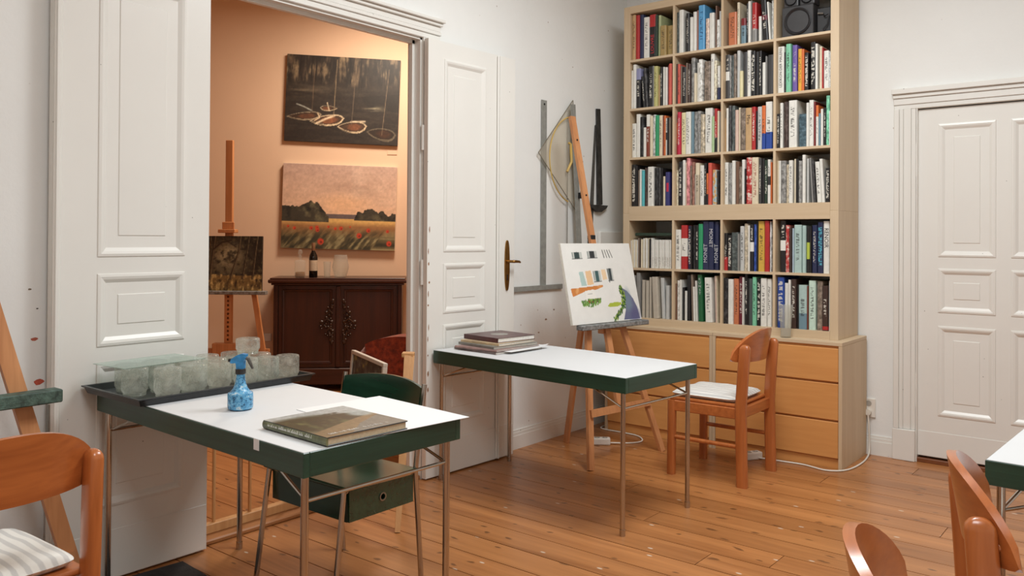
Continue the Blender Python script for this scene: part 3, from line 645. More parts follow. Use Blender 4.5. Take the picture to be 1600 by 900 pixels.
def bookmat(col,style):
    key=(col,style)
    if key in BM: return BM[key]
    m,nt,b=newmat('book_cover_'+CN.get(col,col).replace(' ','_')); base=lin(CL[col]); lum=sum(base)/3
    tc=N(nt,'ShaderNodeTexCoord'); sp=N(nt,'ShaderNodeSeparateXYZ'); nt.links.new(tc.outputs['Generated'],sp.inputs[0]); x,y,z=sp.outputs
    oi=N(nt,'ShaderNodeObjectInfo')
    def step(lo,hi,s=z):   # 1 inside the band lo..hi
        return math_(nt,'MULTIPLY',math_(nt,'GREATER_THAN',s,lo),math_(nt,'LESS_THAN',s,hi))
    spine=math_(nt,'LESS_THAN',y,.06)
    c=None; ov=coord(nt,'Object'); 
    fz=noise(nt,ov,30,3); c=ramp(nt,fz,[(.3,tuple(q*.9 for q in base)),(.7,tuple(min(1,q*1.06) for q in base))]).outputs[0]
    st,_,arg=style.partition(':')
    off=math_(nt,'MULTIPLY',oi.outputs['Random'],50)
    def letters(scale_z,ink,lo,hi,xl=.28,xh=.72,thr=.52):
        cb=N(nt,'ShaderNodeCombineXYZ'); nt.links.new(math_(nt,'MULTIPLY',x,2.2),cb.inputs[0]); nt.links.new(off,cb.inputs[1]); nt.links.new(math_(nt,'MULTIPLY',z,scale_z),cb.inputs[2])
        f=noise(nt,cb.outputs[0],1.0,1,.4); k=math_(nt,'GREATER_THAN',f,thr)
        k=math_(nt,'MULTIPLY',k,math_(nt,'MULTIPLY',step(lo,hi),step(xl,xh,x))); k=math_(nt,'MULTIPLY',k,spine)
        return mix(nt,math_(nt,'MULTIPLY',k,.7),c,ink)
    ink=lin((40,36,34)) if lum>.2 else lin((220,214,200))
    if st in('h','m','m2'):
        cb=N(nt,'ShaderNodeCombineXYZ'); nt.links.new(off,cb.inputs[1]); nt.links.new(math_(nt,'MULTIPLY',x,1.5),cb.inputs[0]); nt.links.new(math_(nt,'MULTIPLY',z,9),cb.inputs[2])
        f=noise(nt,cb.outputs[0],1.2,4,.7)
        if st=='h': stops=[(.32,tuple(q*.35 for q in base)),(.5,base),(.68,tuple(min(1,q*1.6+.06) for q in base))]
        elif st=='m': stops=[(.3,lin((70,120,150))),(.45,lin((170,200,205))),(.58,lin((214,150,70))),(.7,lin((120,140,80)))]
        else: stops=[(.35,lin((150,30,34))),(.5,lin((196,64,60))),(.6,lin((226,214,200)))]
        c=ramp(nt,f,stops).outputs[0]
    if st in('b','R'): c=mix(nt,step(.72 if arg!='maroon' else .5,1.1 if arg!='maroon' else .62),c,lin(CL[arg or 'red']))
    if st=='b2': c=mix(nt,math_(nt,'MULTIPLY',step(.42,.68),step(.3,.8,x)),c,lin(CL[arg]))
    if st=='b3': c=mix(nt,step(.3,.66),c,lin(CL[arg])); 
    if st=='b4': c=mix(nt,step(.02,.1),c,lin(CL[arg]))
    if st=='g': c=mix(nt,step(-.1,.36),c,lin(CL[arg]))
    if st=='f': c=mix(nt,step(-.1,.34),c,lin(CL[arg]))
    if st=='l2': c=mix(nt,step(.29,.7),c,lin((226,222,212))); c=letters(22,lin((60,50,46)),.4,.6)
    if st=='l': 
        c=mix(nt,math_(nt,'MULTIPLY',step(.42,.62),spine),c,lin((230,228,220)) if lum<.3 else lin((50,48,48))); c=letters(26,ink,.66,.92)
    if st=='t': c=letters(46,ink if col!='sky' else lin((24,40,90)),.22,.86)
    if st=='r': c=letters(46,lin((150,44,34)),.14,.9)
    if st=='w': c=letters(30,lin((226,220,206)) ,.12,.92,.2,.8,.48)
    if st=='c': c=letters(40,lin((90,180,200)),.15,.9,.15,.85,.48)
    if st in('v',): c=letters(60,lin((150,140,124)),.06,.4,.2,.8)
    if st in('b','b4','g','f') : c=letters(40,ink,.3,.7)
    nt.links.new(c,b.inputs['Base Color']); b.inputs['Roughness'].default_value=.42
    BM[key]=m; return m
M_pages=plain('page_block',(206,192,162),.8,.12,140)
M_ink={'k':plain('ink_black',(30,26,26),.5),'w':plain('ink_silver',(196,196,198),.45),'r':plain('ink_red',(196,50,56),.5)}
def book_mesh(th,h,D,mat,pages=True,z0=0):
    c=min(.0028,th*.18); r=min(th*.28,.008)
    po=[(0,D),(0,r),(r*.35,r*.3),(r,0),(th-r,0),(th-r*.35,r*.3),(th,r),(th,D),(th-c,D),(th-c,r+c),(c,r+c),(c,D)]
    n=len(po); vs=[(x,y,z0) for x,y in po]+[(x,y,z0+h) for x,y in po]
    # caps as quads strips keep the U-shape
    cap=[(0,1,10,11),(1,2,10),(2,3,10),(3,4,9,10),(4,5,9),(5,6,9),(6,7,8,9)]
    fs=[f for f in cap]+[tuple(i+n for i in f[::-1]) for f in cap]+[(i,(i+1)%n,(i+1)%n+n,i+n) for i in range(n)]
    return MB().add(vs,fs).mesh('book',mat)
def text_mesh(body,size,mat,font_bold=False):
    cu=bpy.data.curves.new('title','FONT'); cu.body=body; cu.size=size; cu.align_x='CENTER'; cu.align_y='CENTER'; cu.resolution_u=2; cu.extrude=.0004
    o=bpy.data.objects.new('title',cu); COL.objects.link(o); dg=bpy.context.evaluated_depsgraph_get(); m=bpy.data.meshes.new_from_object(o.evaluated_get(dg)); bpy.data.objects.remove(o); bpy.data.curves.remove(cu)
    m.materials.clear(); m.materials.append(mat); return m
ORD=['first','second','third','fourth','fifth','sixth','seventh','eighth','ninth','tenth','eleventh','twelfth','thirteenth','fourteenth','fifteenth','sixteenth','seventeenth','eighteenth','nineteenth','twentieth','twenty-first','twenty-second','twenty-third','twenty-fourth','twenty-fifth']
ROWN=['top row','second row','third row','fourth row','fifth row','bottom row']; COLN=['corner column','second column','third column','door-side column']
rb=random.Random(11)
def shelf_z(r):
    if r<4: p=(TZ-JZ-.1+.016)/4; return JZ+.05+p*(3-r)
    p=(JZ-HM-.1+.016)/2; return HM+.05+p*(5-r)
for (r,c),s in BOOKS.items():
    zs=shelf_z(r); cx=BX+.05+PX*c
    for i,b in enumerate(s.split('|')):
        a,th,h,col,st,lean=b.split(); a=float(a)/1000; th=float(th)/1000; h=float(h)/1000; lean=float(lean)
        ct=col.split(':'); col=ct[0]; style=st if not(len(ct)>1 and st=='p') else 'p'
        D=min(.29,max(.16,h*rb.uniform(.72,.9))); mt=bookmat(col,style)
        o=obj('book',book_mesh(th,h,D,mt),None,(cx+a,FY+.012+rb.uniform(0,.018),zs+.0003),(0,-R_(lean),0))
        wd='slim ' if th<.016 else ('thick ' if th>.042 else '')
        tilt='leaning ' if lean else ''
        ti=' with large vertical lettering' if len(ct)>1 else ''
        tag(o,f'{tilt}{wd}{CN[col]} book{ti}, {ORD[i]} from corner end, {ROWN[r]}, {COLN[c]}','book','books standing in the bookcases')
        e=.0026
        MB().box(min(.0028,th*.18)+.0001,th-min(.0028,th*.18)-.0001,.007,D-.004,.003,h-.003).build('pages',M_pages,o)
        if len(ct)>1 or st in('S','R'):
            body,inkk,size,zc,dn={'LOUVRE':('LOUVRE','r',.036,.32,0),'LEXIKON_DER_MALEREI':('LEXIKON DER MALEREI','k',.024,.55,0),'Miro':('Miro','k',.032,.72,1),'MONET':('MONET','w',.036,.34,0),
                'RENOIR':('RENOIR','k',.034,.68,1),'KUNST':('KUNST','w',.03,.75,2)}.get(ct[1] if len(ct)>1 else '',('S','k',.03,.86,2))
            if len(ct)>2 and ct[2]=='down': dn=1; zc=.66
            tm=text_mesh(body if dn!=2 else '\n'.join(body),size if dn!=2 else size*.8,M_ink[inkk])
            rot=(PI/2,0,0) if dn==2 else ((PI/2,-PI/2,0) if dn==0 else (PI/2,PI/2,0))
            q=obj('title',tm,o,(th/2,-.0003,h*zc),rot)
# dark green portfolio lying on the pale volumes
zs=shelf_z(4)
o=obj('book',book_mesh(.022,.29,.23,bookmat('dkgreen','p')),None,(BX+.05+.325,FY+.03,zs+.212),(0,-PI/2,0)); tag(o,'dark green folder lying flat on the pale volumes, fifth row, corner column','folder')
o.rotation_euler=(0,R_(-90),0); o.location=(BX+.05+.322,FY+.03,zs+.2225)
MB().box(.003,.019,.007,.226,.003,.287).build('pages',M_pages,o)
# ---- loudspeakers in the top row, door-side column
zs=shelf_z(0); x0=BX+.05+PX*3
def cone(par,x,y,z,r,mat):
    MB_=MB(); n=28; prof=[(r,0),(r*1.0,-.008),(r*.94,-.011),(r*.86,-.006),(r*.8,.001),(r*.42,.014),(r*.4,.012),(r*.2,.004),(0.001,.002)]
    vs=[(x+q*math.cos(2*PI*k/n),y+d,z+q*math.sin(2*PI*k/n)) for q,d in prof for k in range(n)]
    fs=[(i*n+k,i*n+(k+1)%n,(i+1)*n+(k+1)%n,(i+1)*n+k) for i in range(len(prof)-1) for k in range(n)]
    return MB_.add(vs,fs).build('driver_cone',mat,par,True)
M_cab=plain('speaker_cabinet',(58,57,58),.45,.1,20); M_cone=plain('speaker_cone',(36,35,37),.35,.1,20)
t=thing('loudspeaker','black subwoofer box with one big cone, top row of bookcase','speaker',(x0+.03,FY+.02,zs))
MB().bev(0,.195,0,.27,0,.188,.004).build('cabinet',M_cab,t); cone(t,.1,-.001,.092,.083,M_cone)
for k,(dx,lab) in enumerate(((.012,'small black satellite speaker on the subwoofer, nearer the corner'),(.112,'small black satellite speaker on the subwoofer, nearer the door'))):
    t=thing('loudspeaker',lab,'speaker',(x0+.03+dx-.005,FY+.03,zs+.188),0,'satellite speakers')
    MB().bev(0,.092,0,.1,0,.118,.008,2).build('cabinet',M_cab,t); cone(t,.046,-.001,.048,.038,M_cone)
t=thing('power_adapter','black power adapter box beside the subwoofer','adapter',(x0+.236,FY+.05,zs))
MB().bev(0,.095,0,.2,0,.16,.006).build('case',plain('adapter_black',(34,33,34),.5),t)
MB().tube([(.04,-.004,.12),(.055,-.02,.10),(.08,-.022,.11),(.07,-.02,.05),(.045,-.02,.02),(.06,-.03,.004)],.004,8).build('cable',M_black,t,True)
MB().tube([(.01,-.012,.124),(.042,-.008,.12)],.006,8).build('plug',M_steel,t,True)
# ------------------------------------------------------------------ painted surfaces: small raster painters -> coloured mesh grids
def fbm(h,w,sx,sy,seed,octv=4):
    rg=np.random.RandomState(seed); out=np.zeros((h,w)); amp=1;tot=0
    for o in range(octv):
        gx,gy=max(2,int(sx*2**o)+1),max(2,int(sy*2**o)+1); g=rg.rand(gy+1,gx+1)
        yy=np.linspace(0,gy-1e-3,h); xx=np.linspace(0,gx-1e-3,w); iy=yy.astype(int); ix=xx.astype(int); fy=(yy-iy)[:,None]; fx=(xx-ix)[None]
        fy=fy*fy*(3-2*fy); fx=fx*fx*(3-2*fx)
        a=g[iy][:,ix];b=g[iy][:,np.minimum(ix+1,gx)];c=g[np.minimum(iy+1,gy)][:,ix];d=g[np.minimum(iy+1,gy)][:,np.minimum(ix+1,gx)]
        out+=amp*((a*(1-fx)+b*fx)*(1-fy)+(c*(1-fx)+d*fx)*fy); tot+=amp; amp*=.55
    return out/tot
class Pic:
    def __init__(s,w,h,bg):
        s.w,s.h=w,h; s.a=np.zeros((h,w,3)); s.a[:]=bg; s.X,s.Y=np.meshgrid((np.arange(w)+.5)/w,(np.arange(h)+.5)/h)
    def blend(s,m,c):
        m=np.clip(m,0,1)[...,None]; s.a=s.a*(1-m)+np.array(c,float)*m
    def ell(s,cx,cy,rx,ry,c,soft=.25,op=1,ang=0):
        ca,sa=math.cos(ang),math.sin(ang); dx=(s.X-cx)*s.w/s.h; dy=s.Y-cy; rx=rx*s.w/s.h
        d=np.sqrt(((dx*ca+dy*sa)/rx)**2+((-dx*sa+dy*ca)/ry)**2); s.blend(op*np.clip((1-d)/soft+.5,0,1),c)
    def line(s,pts,wd,c,op=1):
        d=np.full((s.h,s.w),9.); ar=s.w/s.h
        for (x0,y0),(x1,y1) in zip(pts[:-1],pts[1:]):
            vx,vy=(x1-x0)*ar,y1-y0; px,py=(s.X-x0)*ar,s.Y-y0; t=np.clip((px*vx+py*vy)/(vx*vx+vy*vy+1e-9),0,1); d=np.minimum(d,np.hypot(px-t*vx,py-t*vy))
        s.blend(op*np.clip(1.2-d/wd,0,1),c)
    def poly(s,pts,c,op=1):
        ins=np.zeros((s.h,s.w),bool); n=len(pts)
        for i in range(n):
            x0,y0=pts[i];x1,y1=pts[(i+1)%n]
            k=((y0>s.Y)!=(y1>s.Y))&(s.X<(x1-x0)*(s.Y-y0)/(y1-y0+1e-12)+x0); ins^=k
        s.blend(ins*op,c)
    def noise(s,amt,sx,sy,seed):
        s.a=s.a*(1+amt*(fbm(s.h,s.w,sx,sy,seed)[...,None]-.5)*2)
    def mesh(s,name,W,Ht,mat):
        """grid in the local x-z plane, centred on x, bottom at z=0, facing -y"""
        nx,nz=s.w,s.h; xs=np.linspace(-W/2,W/2,nx); zs=np.linspace(Ht,0,nz)
        vs=np.zeros((nz,nx,3)); vs[...,0]=xs[None]; vs[...,2]=zs[:,None]
        ii=np.arange(nz*nx).reshape(nz,nx); q=np.stack([ii[1:,:-1],ii[1:,1:],ii[:-1,1:],ii[:-1,:-1]],-1).reshape(-1,4)
        m=bpy.data.meshes.new(name); m.from_pydata(vs.reshape(-1,3).tolist(),[],q.tolist()); m.materials.append(mat)
        at=m.color_attributes.new('paint','FLOAT_COLOR','POINT'); c=np.clip(s.a,0,255)/255; c=np.where(c<=.04045,c/12.92,((c+.055)/1.055)**2.4)
        at.data.foreach_set('color',np.concatenate([c.reshape(-1,3),np.ones((nz*nx,1))],1).astype(np.float32).ravel()); m.update(); return m
M_paint=vcol('oil_paint',.5,.15); M_print=vcol('printed_cover',.3)
M_canvas=plain('canvas_edge',(224,218,206),.8,.05,60)
M_canvasd=plain('dark_canvas_edge',(58,44,34),.7,.1,60)
def hang(name,label,pic,W,Ht,th,edge,center,rz,tilt=0,lean=0,cat='painting',group=None):
    """stretched canvas: local origin at the bottom middle, front = local -y"""
    t=thing(name,label,cat,center,rz,group); t.rotation_euler=(-lean,tilt,rz)
    MB().bev(-W/2,W/2,0,th,0,Ht,.002).build('stretcher',edge,t)
    obj('picture',pic.mesh('picture',W-.002,Ht-.002,M_paint),t,(0,-.0006,.001)); return t
# 1 boats
rp=np.random.RandomState(3)
def boats():
    p=Pic(190,140,(36,30,26)); w=p
    n1=fbm(140,190,30,4,5); n2=fbm(140,190,6,26,6)
    up=np.clip((.36-p.Y)/.1,0,1)
    p.blend(np.clip((n2*0+fbm(140,190,34,3,8)-.45)*3,0,1)*up,(88,74,58)); p.blend(np.clip((fbm(140,190,22,5,9)-.52)*5,0,1)*up*.8,(130,112,86)); p.blend(np.clip((fbm(140,190,26,6,19)-.5)*5,0,1)*up*.9,(20,16,14))
    for i in range(16):
        x=rp.uniform(.0,1); p.line([(x,0),(x+rp.uniform(-.03,.03),.3+.2*rp.rand()*(x>.6))],.007,(22,18,15),.9)
    mid=np.clip(1-abs(p.Y-.42)/.14,0,1)*np.clip((1.15-p.X),0,1); p.blend(mid*np.clip((fbm(140,190,4,24,10)-.35)*2,0,1)*.75,(112,100,80))
    low=np.clip((p.Y-.5)/.1,0,1); p.blend(low*np.clip((fbm(140,190,5,30,11)-.45)*2.4,0,1)*.45,(74,64,52))
    p.poly([(.66,.45),(1,.4),(1,.62),(.7,.55)],(24,20,17),.7); p.blend(np.clip(1-abs(p.Y-.58)/.05,0,1)*np.clip(1-abs(p.X-.78)/.12,0,1)*np.clip((fbm(140,190,6,40,2)-.4)*4,0,1),(142,136,112))
    def hull(cx,cy,L,Hh,an,k,flip=1):
        up=[];lo=[]
        for i in range(15):
            t_=-1+2*i/14; u=t_*flip
            ew=max(0,1-abs(u)**(1.5 if u<0 else 4))**.8      # pointed bow, blunt stern
            ca,sa=math.cos(an),math.sin(an); x=t_*L
            up.append((cx+x*ca,cy+x*sa*1.36-Hh*ew*.55)); lo.append((cx+x*ca,cy+x*sa*1.36+Hh*ew*.8))
        p.poly(up+lo[::-1],(206*k,184*k,150*k)); 
        f=lambda P,s_:[(cx+(a-cx)*s_,cy+(b-cy)*s_*.86-.004) for a,b in P]
        p.poly(f(up,.9)+f(lo,.9)[::-1],(62*k+10,42*k+8,30*k+6)); p.ell(cx+.02*flip,cy+.005,L*.45,Hh*.4,(140*k,84*k,52*k),.5,.85,an)
        p.line([(a,b) for a,b in up],.006,(214*k,196*k,166*k),.55); p.line([(cx-L*.9*flip,cy+.03),(cx+L*.8*flip,cy+Hh+.03)],.01,(20,17,15),.5)
    hull(.17,.70,.155,.07,-.10,.66); hull(.37,.735,.15,.095,-.12,.9); hull(.59,.80,.13,.10,-.05,.85); hull(.85,.865,.13,.11,.08,.45)
    p.line([(.28,.78),(.35,.73),(.43,.685)],.017,(224,204,172),.95); p.line([(.26,.75),(.305,.715),(.285,.665)],.009,(206,184,150)); p.line([(.10,.57),(.16,.595),(.235,.64)],.010,(146,148,140))
    hull(.38,.60,.075,.045,0,.75,-1); p.line([(.365,.54),(.385,.63)],.008,(196,180,150)); p.line([(.58,.745),(.70,.735)],.014,(222,204,174),.8)
    for x0,y0,x1,y1,c in ((.44,.04,.425,.70,(158,136,104)),(.61,.05,.585,.78,(112,96,78)),(.90,.12,.855,.88,(128,108,84)),(.245,.12,.235,.66,(104,84,64))): p.line([(x0,y0),(x1,y1)],.005,c,.8)
    p.noise(.25,60,44,3); p.a=p.a*1.0+4; return p
def field():
    p=Pic(190,132,(0,0,0)); Y=p.Y
    sky=np.array([190,160,146])[None,None]*(1-Y[...,None]/.6)+np.array([218,180,150])[None,None]*(Y[...,None]/.6); p.a=sky.copy()
    p.blend(np.clip((fbm(132,190,4,5,2)-.45)*2.2,0,1)*.5*(Y<.55),(222,194,172)); p.blend(np.clip((fbm(132,190,5,6,7)-.5)*3,0,1)*.4*(Y<.5)*(p.X>.6),(230,204,184)); p.blend(np.clip((fbm(132,190,3,7,12)-.55)*3,0,1)*.35*(Y<.5),(150,120,104))
    p.ell(.53,.47,.2,.1,(238,190,146),1.2,.6)
    p.blend(Y>.62,(214,172,104)); p.blend((Y>.58)&(Y<.635)&(p.X>.36)&(p.X<.66),(104,92,92))
    hl=.42+.12*fbm(132,190,14,1,4)[:1]+ .11*np.clip((p.X[:1]-.30)/.12,0,1)*(p.X[:1]>.3)-.05*np.exp(-((p.X[:1]-.27)/.06)**2)
    left=(Y>hl)&(Y<.685)&(p.X<.41); p.blend(left,(60,56,46)); hr=.51+.11*fbm(132,190,16,1,14)[:1]-.03*np.exp(-((p.X[:1]-.8)/.1)**2)+.2*np.clip((.66-p.X[:1])/.06,0,1)
    right=(Y>hr)&(Y<.655)&(p.X>.6); p.blend(right,(62,58,48)); p.blend((left|right)*np.clip((fbm(132,190,18,14,5)-.5)*4,0,1),(104,98,74)); p.blend((left|right)*np.clip((fbm(132,190,16,12,25)-.55)*5,0,1),(34,34,30))
    g=np.clip((Y-.67)/.06,0,1); p.blend(g*.95,(150,106,66)); g2=np.clip((Y-.74)/.12,0,1); p.blend(g2*.95,(98,88,60))
    # grass strokes lean to the right
    sh=fbm(132,260,46,9,8); idx=np.clip((np.arange(190)[None]+ (Y*110).astype(int)),0,259); st=np.take_along_axis(sh,idx,1)
    p.blend(g2*np.clip((st-.47)*6,0,1)*.8,(46,44,32)); p.blend(g2*np.clip((.42-st)*7,0,1)*.8,(160,148,108))
    for x,y,r in ((.115,.76,.018),(.26,.755,.02),(.31,.745,.02),(.315,.775,.022),(.41,.735,.014),(.47,.755,.016),(.52,.75,.022),(.76,.765,.024),(.68,.83,.03),(.345,.91,.036),(.945,.915,.03),(.93,.77,.018),(.06,.74,.014),(.6,.73,.01)):
        p.ell(x,y,r*.75,r*1.05,(198,66,40),.4); p.ell(x+.004,y+.006,r*.3,r*.4,(110,30,20),.6,.8)
    p.noise(.10,50,40,9); return p
def birch():
    p=Pic(110,86,(40,36,28)); Y=p.Y
    p.ell(.5,.42,.3,.34,(112,106,84),.8,.95); p.ell(.52,.35,.16,.18,(168,158,126),.8,.9)
    p.blend(np.clip((fbm(86,110,20,16,4)-.5)*4,0,1)*(Y<.75)*.8,(30,28,22)); p.blend(np.clip((fbm(86,110,24,18,14)-.56)*5,0,1)*(Y<.7)*.7,(120,112,78))
    p.blend(Y>.72,(128,106,64)); p.blend((Y>.7)*np.clip((fbm(86,110,30,14,8)-.45)*4,0,1),(206,182,120)); p.blend((Y>.78)*np.clip((fbm(86,110,26,10,18)-.5)*4,0,1),(56,46,30))
    for x0,x1,w_ in ((.30,.26,.026),(.24,.2,.016),(.66,.55,.024),(.78,.72,.018),(.9,.86,.02),(.12,.1,.012)):
        p.line([(x0+.03,0),(x0,.3),(x1,.78)],w_,(46,38,28)); p.line([(x0+.034,0),(x0+.006,.3),(x1+.008,.78)],w_*.4,(150,136,106),.8)
    p.line([(.3,.25),(.42,.12),(.56,.08)],.014,(44,36,28)); p.line([(.62,.2),(.5,.1)],.012,(44,36,28)); p.noise(.2,40,30,5); return p
def housecanvas():
    p=Pic(200,160,(232,230,224)); p.noise(.02,12,10,2)
    def win(x,y,w_,h_,c): p.poly([(x,y),(x+w_,y),(x+w_,y+h_),(x,y+h_)],(196,198,192)); p.poly([(x+w_*.25,y),(x+w_*.75,y),(x+w_*.75,y+h_*.95),(x+w_*.25,y+h_*.95)],c); p.line([(x+w_*.5,y),(x+w_*.5,y+h_)],.004,(30,36,38)); p.line([(x,y+h_),(x+w_,y+h_*.96)],.006,(60,60,60),.8); p.line([(x+.01,y+.01),(x+.012,y+h_*.8)],.006,(58,74,72),.8)
    win(.13,.11,.14,.085,(56,72,72)); win(.345,.10,.14,.09,(52,56,58)); 
    for i in range(4): p.line([(.57+.035*i,.09),(.585+.04*i,.185)],.008,(88,86,82) if i%2 else (40,42,44))
    p.poly([(.19,.36),(.25,.355),(.275,.53),(.20,.53)],(176,200,194)); p.poly([(.28,.35),(.36,.345),(.375,.52),(.285,.525)],(232,194,150)); win(.385,.35,.11,.14,(70,104,104)); p.poly([(.51,.34),(.57,.338),(.58,.46),(.515,.47)],(236,206,168)); win(.595,.325,.08,.16,(70,78,80)); p.line([(.6,.33),(.61,.5)],.007,(34,36,38))
    p.poly([(.045,.56),(.30,.545),(.50,.53),(.50,.555),(.40,.585),(.24,.60),(.06,.66)],(204,128,64)); p.blend(((p.Y>.53)&(p.Y<.66)&(p.X<.5))*np.clip((fbm(160,200,14,8,5)-.52)*4,0,1)*(abs(p.a[...,0]-204)<6),(228,170,110))
    p.poly([(.235,.595),(.36,.58),(.385,.70),(.245,.715)],(238,234,226)); p.line([(.27,.635),(.33,.632)],.005,(120,120,116),.7)
    p.poly([(.25,.71),(.42,.69),(.44,.735),(.25,.755)],(148,66,42)); 
    for i in range(150):
        x=.17+.27*rp.rand(); y=.70+(.10-.05*abs(x-.3)/.13)*rp.rand()+.02*(x<.22); p.ell(x,y,.007,.013,[(92,140,60),(60,104,48),(132,166,78)][i%3],.6,.9)
    p.poly([(.52,.80),(.56,.765),(.66,.755),(.73,.765),(.73,.79),(.66,.815),(.56,.815)],(172,186,66))
    # blue grey rounded rock
    p.poly([(.73,.99),(.78,.86),(.80,.75),(.765,.62),(.72,.585),(.76,.575),(.84,.62),(.915,.72),(.96,.84),(.975,.985)],(104,106,136)); p.ell(.84,.78,.05,.16,(120,140,152),.9,.7); p.ell(.9,.93,.08,.08,(92,90,128),.9,.8)
    for i in range(190):
        t_=rp.rand(); x=.76+.03*math.sin(t_*5)-.16*max(0,t_-.62)*2; y=.57+.42*t_; p.ell(x+rp.uniform(-.045,.01),y+rp.uniform(-.02,.02),.008,.013,[(40,82,38),(88,132,50),(28,56,34),(150,172,60)][i%4],.6,.9)
    return p
def roadcover():
    p=Pic(120,100,(128,118,96)); Y=p.Y
    p.blend(Y<.4,(196,200,196)); p.ell(.2,.45,.55,.3,(52,56,34),.4); p.ell(.6,.42,.34,.14,(46,50,34),.4); p.blend(np.clip((fbm(100,120,14,12,5)-.5)*4,0,1)*(Y>.2)*(Y<.7)*(p.X<.75),(48,50,36)); p.blend(np.clip((fbm(100,120,10,9,15)-.5)*4,0,1)*(Y>.25)*(Y<.75)*.8*(p.X<.6),(112,116,70))
    p.poly([(0,.8),(.5,.62),(1,.46),(1,.55),(.6,.75),(.3,1),(0,1)],(142,118,84)); p.poly([(.3,1),(.6,.75),(1,.55),(1,1)],(128,126,116)); p.ell(.9,.4,.14,.12,(186,196,192),.6,.9)
    p.noise(.15,30,24,3); p.a=p.a*.86; return p
def forest():
    p=Pic(70,60,(52,50,46)); p.blend(np.clip((fbm(60,70,10,8,3)-.45)*4,0,1),(112,112,104)); p.blend(np.clip((fbm(60,70,16,10,13)-.5)*5,0,1),(24,24,22)); p.blend(np.clip((fbm(60,70,9,9,23)-.58)*5,0,1),(140,124,70)); return p
hang('painting','dark oil painting of moored boats hung above the poppy field painting',boats(),1.03,.795,.03,M_canvasd,gal(.015,.035,2.205),GA,R_(1.8),0)
hang('painting','poppy field landscape painting hung above the dark sideboard',field(),1.03,.775,.04,M_canvas,gal(-.005,.045,1.228),GA,R_(1.4),0)
# caption cards by the paintings
o=MB().bev(-.045,.045,-.002,0,-.02,.02,.0005).build('caption_card',M_peach,None,False,gal(.48,.004,2.13),(0,0,GA)); tag(o,'small caption card under the boats painting','card')
# canvas on the studio easel
k=.227; le=math.atan(k); cz=.825
base=Vector(EL)+Matrix.Rotation(ER,3,'Z')@Vector((-.008,k*cz-.035,cz))
hang('canvas','white canvas with unfinished painting of house windows and rocks on the beech easel',housecanvas(),.642,.50,.02,M_canvas,base,ER,0,le,'canvas')

# ------------------------------------------------------------------ things on the jar table
TZ1=.75
tr=thing('paint_tray','black plastic tray of upturned jars on the green edged table','tray',(.288,-3.685,TZ1+.0006))
t=MB(); X,Y_=.213,.372
def ringrect(lv):
    vs=[];fs=[]
    for x,y,z in lv: vs+=[(-x,-y,z),(x,-y,z),(x,y,z),(-x,y,z)]
    for i in range(len(lv)-1):
        for j in range(4): fs.append((i*4+j,i*4+(j+1)%4,(i+1)*4+(j+1)%4,(i+1)*4+j))
    fs.append((3,2,1,0)); m=(len(lv)-1)*4; fs.append((m,m+1,m+2,m+3)); return vs,fs
t.add(*ringrect([(X-.012,Y_-.012,0),(X-.004,Y_-.004,.02),(X+.004,Y_+.004,.024),(X+.004,Y_+.004,.028),(X-.008,Y_-.008,.028),(X-.016,Y_-.016,.005)])); t.build('tray_shell',M_tray,tr)
jr=random.Random(5)
def jarm(name,lo,hi,tint):
    """thin glass, partly clear, streaked with dried grey-white paint"""
    m,nt,b=newmat(name); v=coord(nt); f=noise(nt,v,24,6,.72,.5); g=noise(nt,v,60,3,.6)
    nt.links.new(ramp(nt,g,[(.3,lin(tuple(q-36 for q in tint))),(.65,lin(tint))]).outputs[0],b.inputs['Base Color']); b.inputs['Roughness'].default_value=.08; b.inputs['Specular IOR Level'].default_value=.9
    tl=N(nt,'ShaderNodeBsdfTranslucent'); tl.inputs[0].default_value=(*lin(tint),1); m1=N(nt,'ShaderNodeMixShader'); m1.inputs[0].default_value=.5
    nt.links.new(b.outputs[0],m1.inputs[1]); nt.links.new(tl.outputs[0],m1.inputs[2])
    tr=N(nt,'ShaderNodeBsdfTransparent'); tr.inputs[0].default_value=(.95,.96,.94,1); ms=N(nt,'ShaderNodeMixShader')
    sp=N(nt,'ShaderNodeSeparateXYZ'); nt.links.new(v,sp.inputs[0]); low=ramp(nt,sp.outputs[2],[(.02,(.16,)*3),(.06,(0,0,0))])
    lw=N(nt,'ShaderNodeLayerWeight'); lw.inputs['Blend'].default_value=.3
    k=math_(nt,'ADD',math_(nt,'ADD',ramp(nt,f,[(.4,(lo,)*3),(.66,(hi,)*3)]).outputs[0],low.outputs[0]),math_(nt,'MULTIPLY',math_(nt,'POWER',lw.outputs['Facing'],4),.6))
    nt.links.new(math_(nt,'MINIMUM',k,.95),ms.inputs[0]); nt.links.new(tr.outputs[0],ms.inputs[1]); nt.links.new(m1.outputs[0],ms.inputs[2]); nt.links.new(ms.outputs[0],nt.nodes['Material Output'].inputs[0])
    return m
M_jar=[jarm('smeared_jar_glass_a',.14,.55,(232,234,226)),jarm('smeared_jar_glass_b',.20,.66,(218,222,214)),jarm('smeared_jar_glass_c',.17,.6,(226,225,215))]
M_jthread=jarm('jar_rim_glass',.3,.5,(200,204,194))
